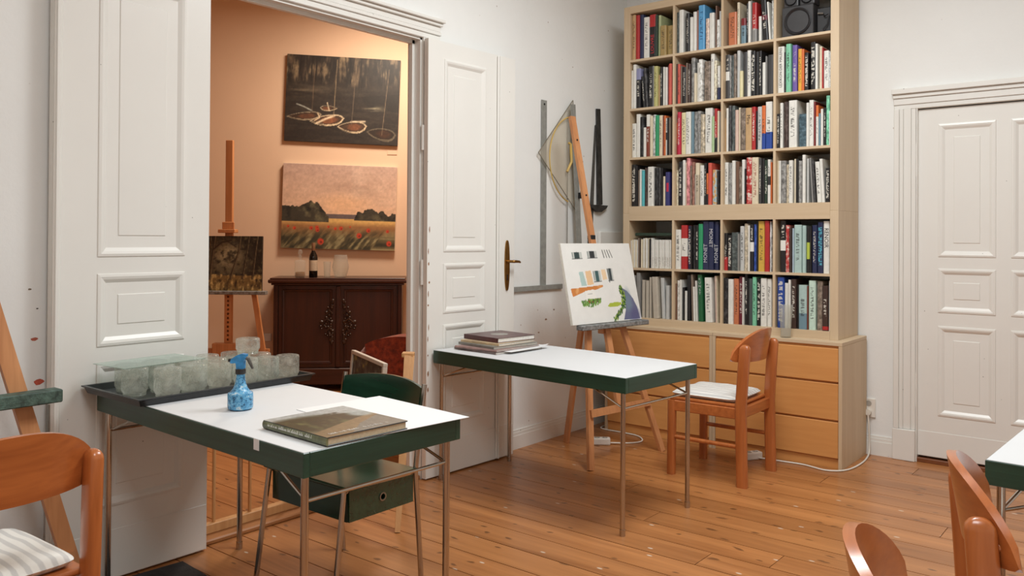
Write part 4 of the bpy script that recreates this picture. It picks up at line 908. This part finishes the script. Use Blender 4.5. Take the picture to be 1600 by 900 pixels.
def jar(x,y,z,r,h,lab,kind):
    t=thing('glass_jar',lab,'jar',(x,y,z),jr.uniform(0,6),'upturned glass jars in the tray')
    w=.0025; b=r*.14
    out=[(r*.84,0),(r*.86,.012),(r*.9,.016),(r,.024),(r,h-b*1.2),(r*.985,h-b*.5),(r*.93,h-.001),(r*.8,h)]
    inn=[(q-w*1.0,zz_) for q,zz_ in out[:-1]]; 
    prof=out+[(r*.3,h-.001),(.0005,h-.002)]
    mb=MB(); n=26; vs=[(q*math.cos(2*PI*k/n),q*math.sin(2*PI*k/n),zz_) for q,zz_ in prof for k in range(n)]
    fs=[(i*n+k,i*n+(k+1)%n,(i+1)*n+(k+1)%n,(i+1)*n+k) for i in range(len(prof)-1) for k in range(n)];
    mb.add(vs,fs); mb.build('jar_body',M_jar[kind%3],t,True)
    th=MB()
    for z_ in (.005,.0105):
        vs=[];fs=[]
        for k in range(n):
            a=2*PI*k/n
            for q,zz_ in ((r*.85,z_-.0022),(r*.885,z_),(r*.85,z_+.0022)): vs.append((q*math.cos(a),q*math.sin(a),zz_))
        for k in range(n):
            for j in range(2): fs.append((k*3+j,((k+1)%n)*3+j,((k+1)%n)*3+j+1,k*3+j+1))
        th.add(vs,fs)
    th.build('screw_thread',M_jthread,t,True)
zt=TZ1+.0066
front=[(.405,-3.90),(.40,-3.795),(.403,-3.688),(.412,-3.58),(.408,-3.476),(.402,-3.373)]
mid=[(.303,-3.972),(.298,-3.865),(.297,-3.757),(.30,-3.65),(.309,-3.548),(.304,-3.446)]
back=[(.195,-3.945),(.19,-3.835),(.192,-3.725),(.196,-3.615),(.2,-3.505)]
names=[('front row','table paper side',front),('middle row','tray centre',mid),('back row','door leaf side',back)]
k=0
for rn,sd,L in names:
    for i,(x,y) in enumerate(L):
        jar(x,y,zt,.0475+jr.uniform(-.003,.002),{'front row':.102+jr.uniform(-.006,.007),'middle row':.103,'back row':.1035}[rn],f'smeared upturned glass jar, {rn} on {sd}, {ORD[i]} from the pine chair end',k); k+=1
jar(.303,-3.497,zt+.1032,.048,.066,'squat clear upturned jar stacked on top of two other jars',0)
gs=MB().bev(-.105,.105,-.17,.17,0,.003,.0008).build('glass_sheet',glass('sheet_glass',(190,206,196),.05,1.4,0,.6),None,False,(.205,-3.86,zt+.1033),(0,0,R_(4))); tag(gs,'clear glass sheet lying across the back jars in the tray','glass sheet')
# spray bottle
M_blue=plain('speckled_blue_plastic',(58,140,196),.3,.35,60); M_clearblue=None
def speckle():
    m,nt,b=newmat('paint_spattered_bottle'); v=coord(nt); f=noise(nt,v,70,4,.7); g=noise(nt,v,38,3,.6,.4)
    c=ramp(nt,f,[(.38,lin((36,70,96))),(.47,lin((84,158,206))),(.58,lin((120,186,220))),(.68,lin((226,230,226)))]).outputs[0]
    nt.links.new(c,b.inputs['Base Color']); b.inputs['Roughness'].default_value=.25; b.inputs['Transmission Weight'].default_value=.12; return m
M_spk=speckle()
sb=thing('spray_bottle','blue paint spattered spray bottle with black trigger on the jar table','bottle',(.782,-3.842,TZ1+.002),R_(38))
MB().lathe([(.036,0),(.0415,.004),(.0425,.012),(.0425,.05),(.0415,.056),(.034,.060),(.024,.072),(.018,.088),(.015,.106),(.0145,.124)],24).build('bottle_body',M_spk,sb,True)
MB().lathe([(.0165,.120),(.0175,.122),(.0175,.136),(.0155,.138)],20).build('collar',plain('dark_collar',(40,36,34),.4,.5,70),sb,True)
hd=MB().prism([(-.034,.160),(-.03,.172),(-.012,.184),(.006,.190),(.022,.188),(.020,.176),(.014,.165),(.013,.138),(-.012,.138),(-.014,.158),(-.03,.157)],-.011,.011)
hd.build('spray_head',M_blue,sb)
MB().tube([(.014,0,.176),(.026,0,.172),(.034,0,.155),(.042,0,.138)],[.006,.007,.006,.004],8).build('trigger',plain('worn_trigger',(92,88,82),.4,.6,80),sb,True)
MB().tube([(-.034,0,.166),(-.042,0,.166)],.006,10).build('nozzle',M_black,sb,True)
# sheet of paper and art book
pp=MB().box(-.25,.25,-.175,.175,0,.0012).build('paper_sheet',M_paper,None,False,(1.20,-3.575,TZ1+.0005),(0,0,R_(-6))); tag(pp,'white paper sheet under the art book on the jar table','paper')
ab=thing('art_book','art book with a country road cover on the jar table','book',(1.265,-3.822,TZ1+.0022),R_(-3))
W_,D_=.33,.30
MB().bev(-W_/2,W_/2,-D_/2,D_/2,.022,.0255,.001).bev(-W_/2,W_/2,-D_/2,D_/2,0,.003,.001).build('cover',plain('dark_cover',(44,46,44),.35),ab)
sp=MB(); n=8
sp_poly=[(-.0128*math.sin(PI*i/n)*.6-D_/2+.004, .01275-.01275*math.cos(PI*i/n)) for i in range(n+1)]
vs=[(x,y,z) for x in (-W_/2,W_/2) for y,z in sp_poly]; m=n+1
sp.add(vs,[(i,i+1,m+i+1,m+i) for i in range(n)]+[tuple(range(m)),tuple(range(2*m-1,m-1,-1))]); so=sp.build('spine',plain('spine_print',(104,108,78),.35,.45,24),ab,True)
MB().box(-W_/2+.004,W_/2-.004,-D_/2+.004,D_/2-.005,.003,.022).build('pages',M_pages,ab)
cv=obj('cover_print',roadcover().mesh('cover_print',D_,W_,M_print),ab,(W_/2,0,.0258),Matrix(((0,0,-1),(1,0,0),(0,-1,0))).to_euler())
M_wink=plain('ink_white',(236,234,228),.4)
def scribble(n,L,hgt,seed):
    mb=MB(); q=random.Random(seed); x=-L/2
    while x<L/2:
        w_=q.uniform(.5,1)*hgt*.5
        if q.random()<.84: mb.box(x,x+w_*.35,-hgt*.4,hgt*q.choice((.25,.6,.25)),0,.0003).box(x,x+w_,-hgt*.4,-hgt*.2,0,.0003)
        x+=w_*1.25
    return mb
scribble(0,.21,.013,3).build('lettering',M_wink,ab,False,(.135,-.015,.0262),(0,0,PI/2))
scribble(0,.23,.009,5).build('lettering',M_wink,so,False,(-.02,-D_/2-.0035,.0165),(R_(70),0,0))

# ------------------------------------------------------------------ pile of books on the second table
TB=Vector((.745,-1.915,.7205)); rzb=R_(-4.5)
def flatbook(label,dx,dy,z,w_,d_,th,rz,covc,pagc=(214,206,188),soft=False):
    o=thing('flat_book',label,'book',(TB.x+dx,TB.y+dy,TB.z+z),rzb+rz,'books piled on the second table'); mt=plain('cover_%d_%d_%d'%covc,covc,.32,.25,18); c=.0025 if not soft else .0012
    MB().bev(-w_/2,w_/2,-d_/2,d_/2,0,c,.0006).bev(-w_/2,w_/2,-d_/2,d_/2,th-c,th,.0006).bev(-w_/2,w_/2,-d_/2-.001,-d_/2+c,0,th,.0008).build('cover',mt,o)
    MB().box(-w_/2+.004,w_/2-.004,-d_/2+c,d_/2-.004,c,th-c).build('pages',plain('pages_%d'%pagc[0],pagc,.8,.1,120),o); return o
z=0
p5=flatbook('glossy grey magazine at the bottom of the book pile',-.43,.02,z,.34,.36,.012,R_(-2),(120,104,98),(232,228,220),True); z+=.014
p4=flatbook('thin pinkish brochure second from the bottom of the book pile',-.43,.015,z,.31,.37,.009,R_(3),(160,128,122),(226,222,214),True); z+=.0092
p3=flatbook('silver grey catalogue in the middle of the book pile',-.44,.03,z,.30,.33,.014,R_(-4),(128,128,122),(206,200,188)); z+=.0142
p2=flatbook('cream paperback under the maroon book in the pile',-.45,.04,z,.29,.30,.013,R_(2),(206,182,146),(226,202,164),True); z+=.0132
p1=flatbook('maroon hardback on top of the book pile',-.455,.06,z,.285,.285,.026,R_(-3),(82,46,48),(226,220,206)); 
MB().lathe([(.05,.0262),(.045,.0266),(.001,.0267)],20).build('cover_medallion',plain('pale_cover_print',(150,146,138),.35,.4,40),p1)
fv=[];ff=[];n=10
for i in range(n+1):
    for j in range(n+1):
        a,b=i/n,j/n; fv.append((-.14+.28*a,-.17+.34*b,.09*max(0,a+b-1.7)**1.5))
for i in range(n):
    for j in range(n): k=i*(n+1)+j; ff.append((k,k+n+1,k+n+2,k+1))
fp=MB().add(fv,ff).build('loose_sheet',M_paper,None,True,(TB.x-.365,TB.y+.055,TB.z+.0126),(0,0,rzb+R_(4))); tag(fp,'loose white sheet with a curled corner sticking out of the book pile','paper')

# ------------------------------------------------------------------ drawing tools on the left wall
WX=.004
ts=thing('t_square','long grey metal T-square hung blade up beside the door leaf','ruler',(0,0,0))
MB().bev(WX,WX+.003,-1.092,-1.03,1.0,2.262,.0008).build('blade',plain('dull_aluminium',(150,150,144),.45,.14,26,.15),ts)
MB().bev(WX+.003,WX+.013,-1.42,-.852,1.0,1.032,.001).build('head',MATS['dull_aluminium'],ts)
MB().tube([(WX,-1.06,2.235),(WX+.006,-1.06,2.235)],.007,12).build('hang_nail',M_black,ts,True)
M_acryl=glass('clear_acrylic',(240,234,222),.08,1.4,0,.75)
sq=thing('set_square','big clear set square with yellow arc hung behind the easel mast','set square',(.022,0,0))
def yz(poly,x0,x1):
    mb=MB(); n=len(poly); mb.add([(x0,y,z) for y,z in poly]+[(x1,y,z) for y,z in poly],[tuple(range(n)),tuple(range(2*n-1,n-1,-1))]+[(i,i+n,(i+1)%n+n,(i+1)%n) for i in range(n)]); return mb
yz([(-1.145,1.905),(-.752,2.30),(-.668,1.50)],0,.004).build('plate',M_acryl,sq)
M_yel=plain('yellow_print',(206,172,92),.5,.15)
arc=MB(); pts=[]
for i in range(25):
    a=R_(100+155*i/24); pts.append((.006,-.735+.285*math.cos(a)*1.02,1.885+.30*math.sin(a)))
arc.tube(pts,.0045,6).build('arc_scale',M_yel,sq,True)
MB().tube([(.008,-.81,2.0),(.016,-.795,1.99),(.016,-.785,1.87),(.008,-.825,1.80)],.009,8).build('grip',M_yel,sq,True)
for i,(a,b) in enumerate((((-1.145,1.905),(-.752,2.30)),((-.752,2.30),(-.668,1.50)),((-.668,1.50),(-1.145,1.905)))): MB().tube([(.002,*a),(.002,*b)],.003,6).build('bevel_edge',plain('acrylic_edge',(120,112,96),.3),sq)
rl=thing('straightedge','long steel cutting ruler with black grips hung behind the easel mast','ruler',(.046,0,0))
yz([(-.815,2.262),(-.757,2.268),(-.66,1.20),(-.72,1.20)],0,.003).build('blade',MATS['dull_aluminium'],rl)
for z in (1.86,1.64): yz([(-.775+(2.26-z)*.09,z+.02),(-.735+(2.26-z)*.09,z+.02),(-.735+(2.26-z)*.09,z-.02),(-.775+(2.26-z)*.09,z-.02)],.003,.03).build('grip_foot',M_black,rl)
MB().tube([(.022,-.74,1.86),(.026,-.70,1.76),(.022,-.712,1.64)],.008,8).build('grip',M_black,rl,True)
cs=MB().tube([(.015,-.80,2.2),(.015,-.80,1.28)],.003,6).tube([(.015,-.81,1.285),(.015,-.79,1.27)],.012,8).build('hanging_rod',M_steel,None,True); tag(cs,'thin metal rod hanging on the wall behind the set square','rod')
bt=thing('t_square','black tapered wooden T-square hung head down near the bookcase','ruler',(.006,0,0))
M_worn=plain('worn_black_wood',(52,50,48),.5,.5,24)
yz([(-.435,2.282),(-.388,2.286),(-.352,1.59),(-.418,1.59)],0,.01).build('blade',M_worn,bt)
yz([(-.515,1.585),(-.30,1.585),(-.318,1.565),(-.355,1.55),(-.385,1.535),(-.44,1.535),(-.47,1.552),(-.50,1.562)],.002,.024).build('head',M_worn,bt)
bs=thing('t_square','thin smoky clear T-square blade leaning behind the black one','ruler',(.003,0,0))
yz([(-.445,2.16),(-.425,2.17),(-.47,1.3),(-.53,1.3)],0,.003).build('blade',glass('smoky_acrylic',(110,106,100),.1,1.4,0,.35),bs)
cp=MB().bev(0,.028,-.40,-.09,1.17,1.395,.008,2).build('cover_plate',M_trim,None,False); tag(cp,'white box cover on the wall between easel and bookcase','wall box')

# ------------------------------------------------------------------ small electrics
def strip(label,loc,rz,n):
    t=thing('power_strip',label,'power strip',loc,rz,'white power strips'); L=.05*n+.02
    MB().bev(-L/2,L/2,-.028,.028,0,.045,.008,2).build('housing',plain('strip_white',(228,222,212),.4),t)
    for i in range(n):
        x=-L/2+.035+.05*i
        MB().lathe([(.019,.045),(.019,.0456),(.0165,.0458),(.0162,.0452)],16,(x,0)).build('socket_ring',plain('socket_grey',(170,164,154),.5),t,True)
        for s in (-1,1): MB().tube([(x+s*.0095,0,.0453),(x+s*.0095,0,.0462)],.003,8).build('pin_hole_shade',M_black,t)  # black discs stand in for the shade inside the pin holes
strip('white power strip on the floor behind the easel leg',(.36,-.895,0),R_(35),2)
strip('white power strip on the floor by the pine chair',(1.262,-.6,0),R_(60),2)
def cord(label,pts):
    P=[Vector(p) for p in pts]; out=[]
    for i in range(len(P)-1):
        p0,p1,p2,p3=P[max(i-1,0)],P[i],P[i+1],P[min(i+2,len(P)-1)]
        for k in range(6):
            t=k/6; out.append(.5*((2*p1)+(-p0+p2)*t+(2*p0-5*p1+4*p2-p3)*t*t+(-p0+3*p1-3*p2+p3)*t**3))
    out.append(P[-1]); o=MB().tube(out,.0048,8).build('extension_lead',M_cable,None,True); tag(o,label,'cord','white power cords')
cord('white power cord running from the chair power strip to the wall socket',[(1.30,-.59,.012),(1.42,-.555,.006),(1.56,-.545,.006),(1.70,-.58,.006),(1.79,-.50,.006),(1.815,-.30,.006),(1.80,-.10,.01),(1.79,-.035,.06),(1.785,-.03,.18),(1.779,-.03,.255)])
cord('white power cord curling from the easel power strip to the corner',[(.41,-.86,.012),(.50,-.76,.006),(.53,-.66,.006),(.44,-.56,.006),(.30,-.54,.006),(.18,-.54,.006),(.115,-.515,.006),(.095,-.40,.006),(.08,-.10,.006)])
so_=thing('wall_socket','white double socket with plug on the wall beside the dresser','socket',(1.778,0,.29))
MB().bev(-.04,.04,-.012,0,-.06,.06,.004).build('plate',MATS['strip_white'],so_); 
MB().tube([(0,-.012,-.025),(0,-.035,-.025)],.019,14).build('plug',M_cable,so_,True); MB().tube([(0,-.012,.028),(0,-.0135,.028)],.018,14).build('socket_recess_shade',MATS['socket_grey'],so_)  # raised grey disc gives the socket recess its shade by colour, no hollow
# glass vase on the dresser
gv=MB(); prof=[(.001,.0),(.03,0),(.032,.004),(.031,.03),(.034,.10),(.042,.17),(.044,.20),(.042,.20),(.04,.17),(.032,.10),(.029,.03),(.028,.012),(.001,.012)]
gv.lathe(prof,24); o=gv.build('glass_vase',glass('clear_glass',(236,236,230),.02,1.4,0,.72),None,True,(1.415,-.4575,HM)); tag(o,'clear drinking glass on the dresser before the bookcase','glass')
# black mat
o=MB().bev(-.42,.42,-.30,.30,0,.008,.003).build('floor_mat',plain('black_floor_mat',(38,38,40),.8,.35,40,0,.4),None,False,(.50,-3.99,0),(0,0,R_(-4))); tag(o,'black rubber mat on the floor under the jar table','mat')

# ------------------------------------------------------------------ peach room
sbx=thing('sideboard','dark carved walnut sideboard below the poppy painting','sideboard',gal(.04,.43,0),GA)
W_,D_,Z_=1.10,.40,.985
MB().box(-W_/2,W_/2,.01,D_,.10,Z_-.055).build('carcass',M_dark,sbx)
tp=MB().bev(-W_/2-.02,W_/2+.02,-.02,D_,Z_-.062,Z_-.045,.004).bev(-W_/2-.045,W_/2+.045,-.045,D_,Z_-.045,Z_-.012,.012,2).bev(-W_/2-.03,W_/2+.03,-.03,D_,Z_-.012,Z_,.004); tp.build('top',M_darkx,sbx)
MB().bev(-W_/2-.015,W_/2+.015,-.02,D_,.06,.2,.006).build('plinth',M_darkx,sbx)
for x in (-.5,.5):
    for y in (.03,.36): MB().lathe([(.028,0),(.034,.02),(.03,.06)],12,(x,y)).build('foot',M_dark,sbx,True)
for s in (-1,1): MB().bev(s*W_/2-.035*(s>0),s*W_/2+.035*(s<0),-.012,.012,.2,Z_-.062,.004).build('corner_post',M_dark,sbx)
for s in (-1,1):
    a,b=(-.505,-.02) if s<0 else (.02,.505)
    d=MB().box(a,b,-.006,.01,.21,Z_-.07).rings(a+.03,b-.03,.24,Z_-.10,[(0,-.006),(.004,-.014),(.018,-.012),(.024,-.004)],True,'xz',0); do=d.build('door',M_dark,sbx)
    cv=MB(); rr=random.Random(8)
    cx0=-.045 if s<0 else .045
    for i in range(46):
        t_=rr.uniform(-1,1); wd_=(1-abs(t_))*.14*rr.random(); x=cx0+s*wd_; z=.60+t_*.19; q=.010+.008*rr.random()
        cv.lathe([(q,0),(q*.8,.006),(q*.3,.010)],7)
        nn=21; vsl=cv.v[-nn:]; cv.v[-nn:]=[(x+vx,-.012-vz,z+vy) for vx,vy,vz in vsl]
    for i in range(5):
        t0=-.8+.4*i; cv.tube([(cx0,-.016,.60+t0*.19),(cx0+s*.05*(1-abs(t0)),-.022,.60+t0*.19+.03),(cx0+s*.10*(1-abs(t0)),-.016,.60+t0*.19-.01)],[.006,.009,.004],7)
    cv.build('carving',plain('carved_walnut',(54,34,24),.35,.3,40,0,0,None,.2),do,True)
MB().bev(-.02,.02,-.02,0,.21,Z_-.07,.006).build('centre_stile',M_dark,sbx)
def onboard(u,n,z=Z_): return gal(u,n,z)
b=thing('wine_bottle','dark wine bottle on the walnut sideboard','bottle',onboard(-.185,.36))
MB().lathe([(.034,0),(.037,.004),(.037,.17),(.033,.195),(.018,.225),(.0145,.24),(.0145,.29),(.016,.292),(.016,.302),(.012,.303)],20).build('bottle_body',plain('dark_bottle_glass',(18,16,16),.08,.1,10),b,True)
MB().lathe([(.0375,.06),(.0376,.062),(.0376,.15),(.0375,.152)],20).build('paper_label',plain('wine_label',(188,172,150),.6,.12,40),b,True)
MB().lathe([(.0155,.235),(.0158,.237),(.017,.304),(.0165,.305)],16).build('foil_cap',plain('foil_cap',(120,84,58),.35,.1,30),b,True)
M_clear=MATS['clear_glass']
b=thing('decanter','square glass bottle with stopper on the walnut sideboard','decanter',onboard(-.30,.35),GA+.2)
MB().bev(-.045,.045,-.03,.03,0,.15,.012,2).build('bottle_body',M_clear,b,True); MB().lathe([(.014,.148),(.013,.18),(.018,.184),(.018,.188)],14).build('neck',M_clear,b,True); MB().lathe([(.011,.185),(.012,.2),(.02,.215),(.014,.24),(.004,.245)],14).build('stopper',M_clear,b,True)
MB().bev(-.04,.04,-.025,.025,.004,.05,.01,2).build('spirit',plain('amber_spirit',(150,110,70),.1,.05),b,True)
def tumbler(name,label,cat,u,n,r0,r1,h,bulge=0):
    pr=[(.001,0),(r0,0),(r0+(r1-r0)*.4+bulge,h*.45),(r1,h),(r1-.0025,h),(r0+(r1-r0)*.4+bulge-.0025,h*.45),(r0-.003,.012),(.001,.012)]
    o=MB().lathe(pr,20).build(name,M_clear,None,True,onboard(u,n)); tag(o,label,cat)
tumbler('shot_glass','small straight drinking glass beside the wine bottle','glass',-.065,.36,.026,.034,.14)
tumbler('glass_vase','round clear glass vase on the walnut sideboard','vase',.05,.35,.05,.055,.20,.022)
# easel with the birch wood painting
EB=Vector((-2.755,-1.66,0)); EBR=GA-R_(8)
et=thing('studio_easel','tall crank easel holding the birch wood painting in the peach room','easel',EB,EBR)
ms_=MB().bev(-.03,.03,0,.035,.90,2.13,.004).box(-.03,.03,.028,.035,.36,.90).box(-.03,-.009,0,.028,.36,.90).box(.009,.03,0,.028,.36,.90).box(-.009,.009,0,.028,.36,.42)
for i in range(14): ms_.box(-.009,.009,0,.028,.438+.035*i,min(.90,.455+.035*i))      # rungs between the open ratchet notches
ms_.build('mast',M_easel,et)
MB().bev(-.07,.07,-.05,.03,1.37,1.40,.004).bev(-.05,.05,-.012,.0,1.40,1.46,.004).build('top_clamp',M_easel,et)
MB().bev(-.33,.33,-.07,-.0,.87,.90,.004).build('tray',M_graypaint,et)
MB().bev(-.12,.12,-.03,.04,.36,.47,.006).build('crank_block',M_easel,et)
for s in (-1,1):
    MB().bar((s*.17,.02,1.12),(s*.36,.0,.0),.04,.03,(0,1,0)).build('leg',M_easel,et)
    MB().bev(s*.36-.03,s*.36+.03,-.25,.3,0,.05,.006).build('foot_bar',M_easel,et)
MB().bar((-.34,.015,.40),(.34,.015,.40),.05,.03,(0,1,0)).build('crossbar',M_easel,et); MB().bar((-.17,.03,1.10),(.17,.03,1.10),.05,.03,(0,1,0)).build('crossbar',M_easel,et)
hang('painting','small birch wood painting standing on the tall crank easel',birch(),.58,.445,.02,M_canvasd,EB+Matrix.Rotation(EBR,3,'Z')@Vector((0,-.035,.9)),EBR,0,R_(2))
so2=MB().bev(-.035,.035,-.01,0,-.035,.035,.004).build('wall_socket',MATS['strip_white'],None,False,gal(-.64,.002,.42),(0,0,GA)); tag(so2,'white wall socket in the peach room beside the sideboard','socket')
# rust plush armchair
ac=thing('armchair','rust red plush armchair with rounded back before the sideboard','armchair',(-.63,-1.46,0),R_(-160))
def plush():
    m,nt,b=newmat('rust_plush'); v=coord(nt); f=noise(nt,v,34,4,.7); nt.links.new(ramp(nt,f,[(.3,lin((86,30,16))),(.55,lin((146,56,30))),(.75,lin((176,78,44)))]).outputs[0],b.inputs['Base Color']); b.inputs['Roughness'].default_value=.95; b.inputs['Sheen Weight'].default_value=.3; bump(nt,b,f,.7,.01); return m
M_plush=plush()
def pillow(x0,x1,y0,y1,z0,z1,r):
    bm=bmesh.new(); bmesh.ops.create_cube(bm,size=1)
    for v in bm.verts: v.co=Vector(((x0+x1)/2+v.co.x*(x1-x0),(y0+y1)/2+v.co.y*(y1-y0),(z0+z1)/2+v.co.z*(z1-z0)))
    bmesh.ops.bevel(bm,geom=bm.edges[:],offset=r,segments=6,affect='EDGES',profile=.5); mb=MB(); mb.bm(bm); return mb
pillow(-.33,.33,-.30,.32,.14,.42,.07).build('seat',M_plush,ac,True)
bkp=[]
back=MB(); n=18
poly=[(-.36,.15)]+[(.36*-math.cos(PI*i/n),.52+.20*math.sin(PI*i/n)**.8) for i in range(n+1)]+[(.36,.15)]
bm=bmesh.new(); va=[bm.verts.new((x,.22,z)) for x,z in poly]; vb=[bm.verts.new((x,.42,z)) for x,z in poly]; bm.faces.new(va); bm.faces.new(vb[::-1])
for i in range(len(poly)): bm.faces.new((va[i],vb[i],vb[(i+1)%len(poly)],va[(i+1)%len(poly)]))
bmesh.ops.bevel(bm,geom=[e for e in bm.edges if abs(e.verts[0].co.y-e.verts[1].co.y)<1e-5],offset=.07,segments=4,affect='EDGES',profile=.5,clamp_overlap=True)
back.bm(bm); back.build('backrest',M_plush,ac,True)
for s in (-1,1):
    pillow(min(s*.30,s*.42),max(s*.30,s*.42),-.30,.34,.14,.54,.055).build('armrest',M_plush,ac,True)
    for y in (-.24,.32): MB().lathe([(.018,0),(.026,.15)],12,(s*.32,y)).build('leg',M_dark,ac,True)
# tapered pine stand in the doorway with a framed picture, rack rail on the threshold
tx=thing('pine_stand','pale pine folding stand with tapered legs in the doorway behind the green chair','stand',(0,0,0))
def taper(p0,p1,w0,w1,d0,d1):
    p0=Vector(p0);p1=Vector(p1);t=(p1-p0).normalized();a=t.cross(Vector((.74,-.67,0))).normalized();b=a.cross(t); vs=[]
    for p,w_,d_ in ((p0,w0,d0),(p1,w1,d1)): vs+=[p+a*x*w_/2+b*y*d_/2 for x,y in ((-1,-1),(1,-1),(1,1),(-1,1))]
    return MB().add(vs,[(0,3,2,1),(4,5,6,7),(0,1,5,4),(1,2,6,5),(2,3,7,6),(3,0,4,7)])
A=Vector((.375,-2.645,.765))
taper((.524,-2.857,0),A,.024,.05,.022,.03).build('leg',M_pale,tx); taper((.20,-2.53,0),A+Vector((-.03,.03,0)),.024,.045,.022,.03).build('leg',M_pale,tx)
cp_=MB().bev(-.03,.03,-.024,.024,0,.024,.004); cp_.build('cap',M_pale,tx,False,A+Vector((-.012,.004,-.006)),(0,0,YAW))
MB().bar((.50,-2.93,.375),(.05,-2.73,.375),.05,.022).build('ledge',M_pale,tx); MB().bar((.452,-2.755,.375),(.34,-2.87,.375),.03,.02).build('ledge_arm',M_pale,tx)
MB().bar((.2734,-2.8328,.37),(.285,-2.806,.72),.04,.018,(.4,.915,0)).build('back_rest',M_pale,tx)
pf=thing('framed_picture','small dark picture in a pale frame leaning on the pine stand','picture',(.265,-2.852,.386),R_(-23.8)); pf.rotation_euler=(R_(-5),0,R_(-23.8))
Wf,Hf=.50,.39
fo=MB()
for u0,u1,z0,z1 in ((-Wf/2,Wf/2,0,.018),(-Wf/2,Wf/2,Hf-.018,Hf),(-Wf/2,-Wf/2+.018,.018,Hf-.018),(Wf/2-.018,Wf/2,.018,Hf-.018)): fo.bev(u0,u1,-.01,.012,z0,z1,.002)
fo.build('frame',plain('pale_frame',(196,178,160),.5,.1,30),pf); obj('picture',forest().mesh('picture',Wf-.03,Hf-.03,M_paint),pf,(0,-.002,.015))
MB().box(-Wf/2+.01,Wf/2-.01,.0,.006,.01,Hf-.01).build('backing',M_canvasd,pf)
rk=thing('drying_rack','low pale pine rack with thin uprights standing on the doorway threshold','rack',(-.075,-3.23,.022))
MB().bev(-.02,.02,-.28,.275,0,.042,.003).build('foot_rail',M_pale,rk)
for y in (-.185,.0,.205): MB().tube([(0,y,.04),(0,y,.62)],.008,8).build('upright',M_pale,rk,True)
MB().bev(-.015,.015,-.27,.27,.61,.64,.003).build('top_rail',M_pale,rk)

# chipped paint along the hinge edge of the folded-back right leaf
cr=random.Random(21)
for i in range(11):
    z=.52+.085*i+cr.uniform(-.03,.03); w_=cr.uniform(.003,.007); h_=cr.uniform(.006,.02); x=.006+cr.uniform(0,.012)
    MB().add([(x-w_,-.0326,z),(x-w_*.2,-.0326,z-h_),(x+w_,-.0326,z-h_*.3),(x+w_*.6,-.0326,z+h_),(x-w_*.5,-.0326,z+h_*.7)],[(0,1,2,3,4)]).build('paint_chip',plain('bare_wood_chip',(150,108,74),.7,.2,60),d2)
# paint splashes on the plaster beside the far left easel
for y,z,r,c in ((-4.199,.96,.008,(176,92,70)),(-4.182,.80,.012,(188,84,62)),(-4.216,1.145,.004,(120,104,86)),(-4.19,1.073,.003,(80,70,62)),(-1.02,.80,.008,(150,120,96)),(-.93,.86,.006,(120,96,80)),(-1.2,.62,.01,(170,140,112)),(-1.1,.72,.006,(156,128,104))):
    P=[(.0006,y+r*(1+.4*cr.random())*math.cos(2*PI*k/9)*1.3,z+r*(.6+.5*cr.random())*math.sin(2*PI*k/9)) for k in range(9)]
    MB().add(P,[tuple(range(9))]).build('paint_splash',plain('splash_%d_%d_%d'%c,c,.6,.2,60),wl)
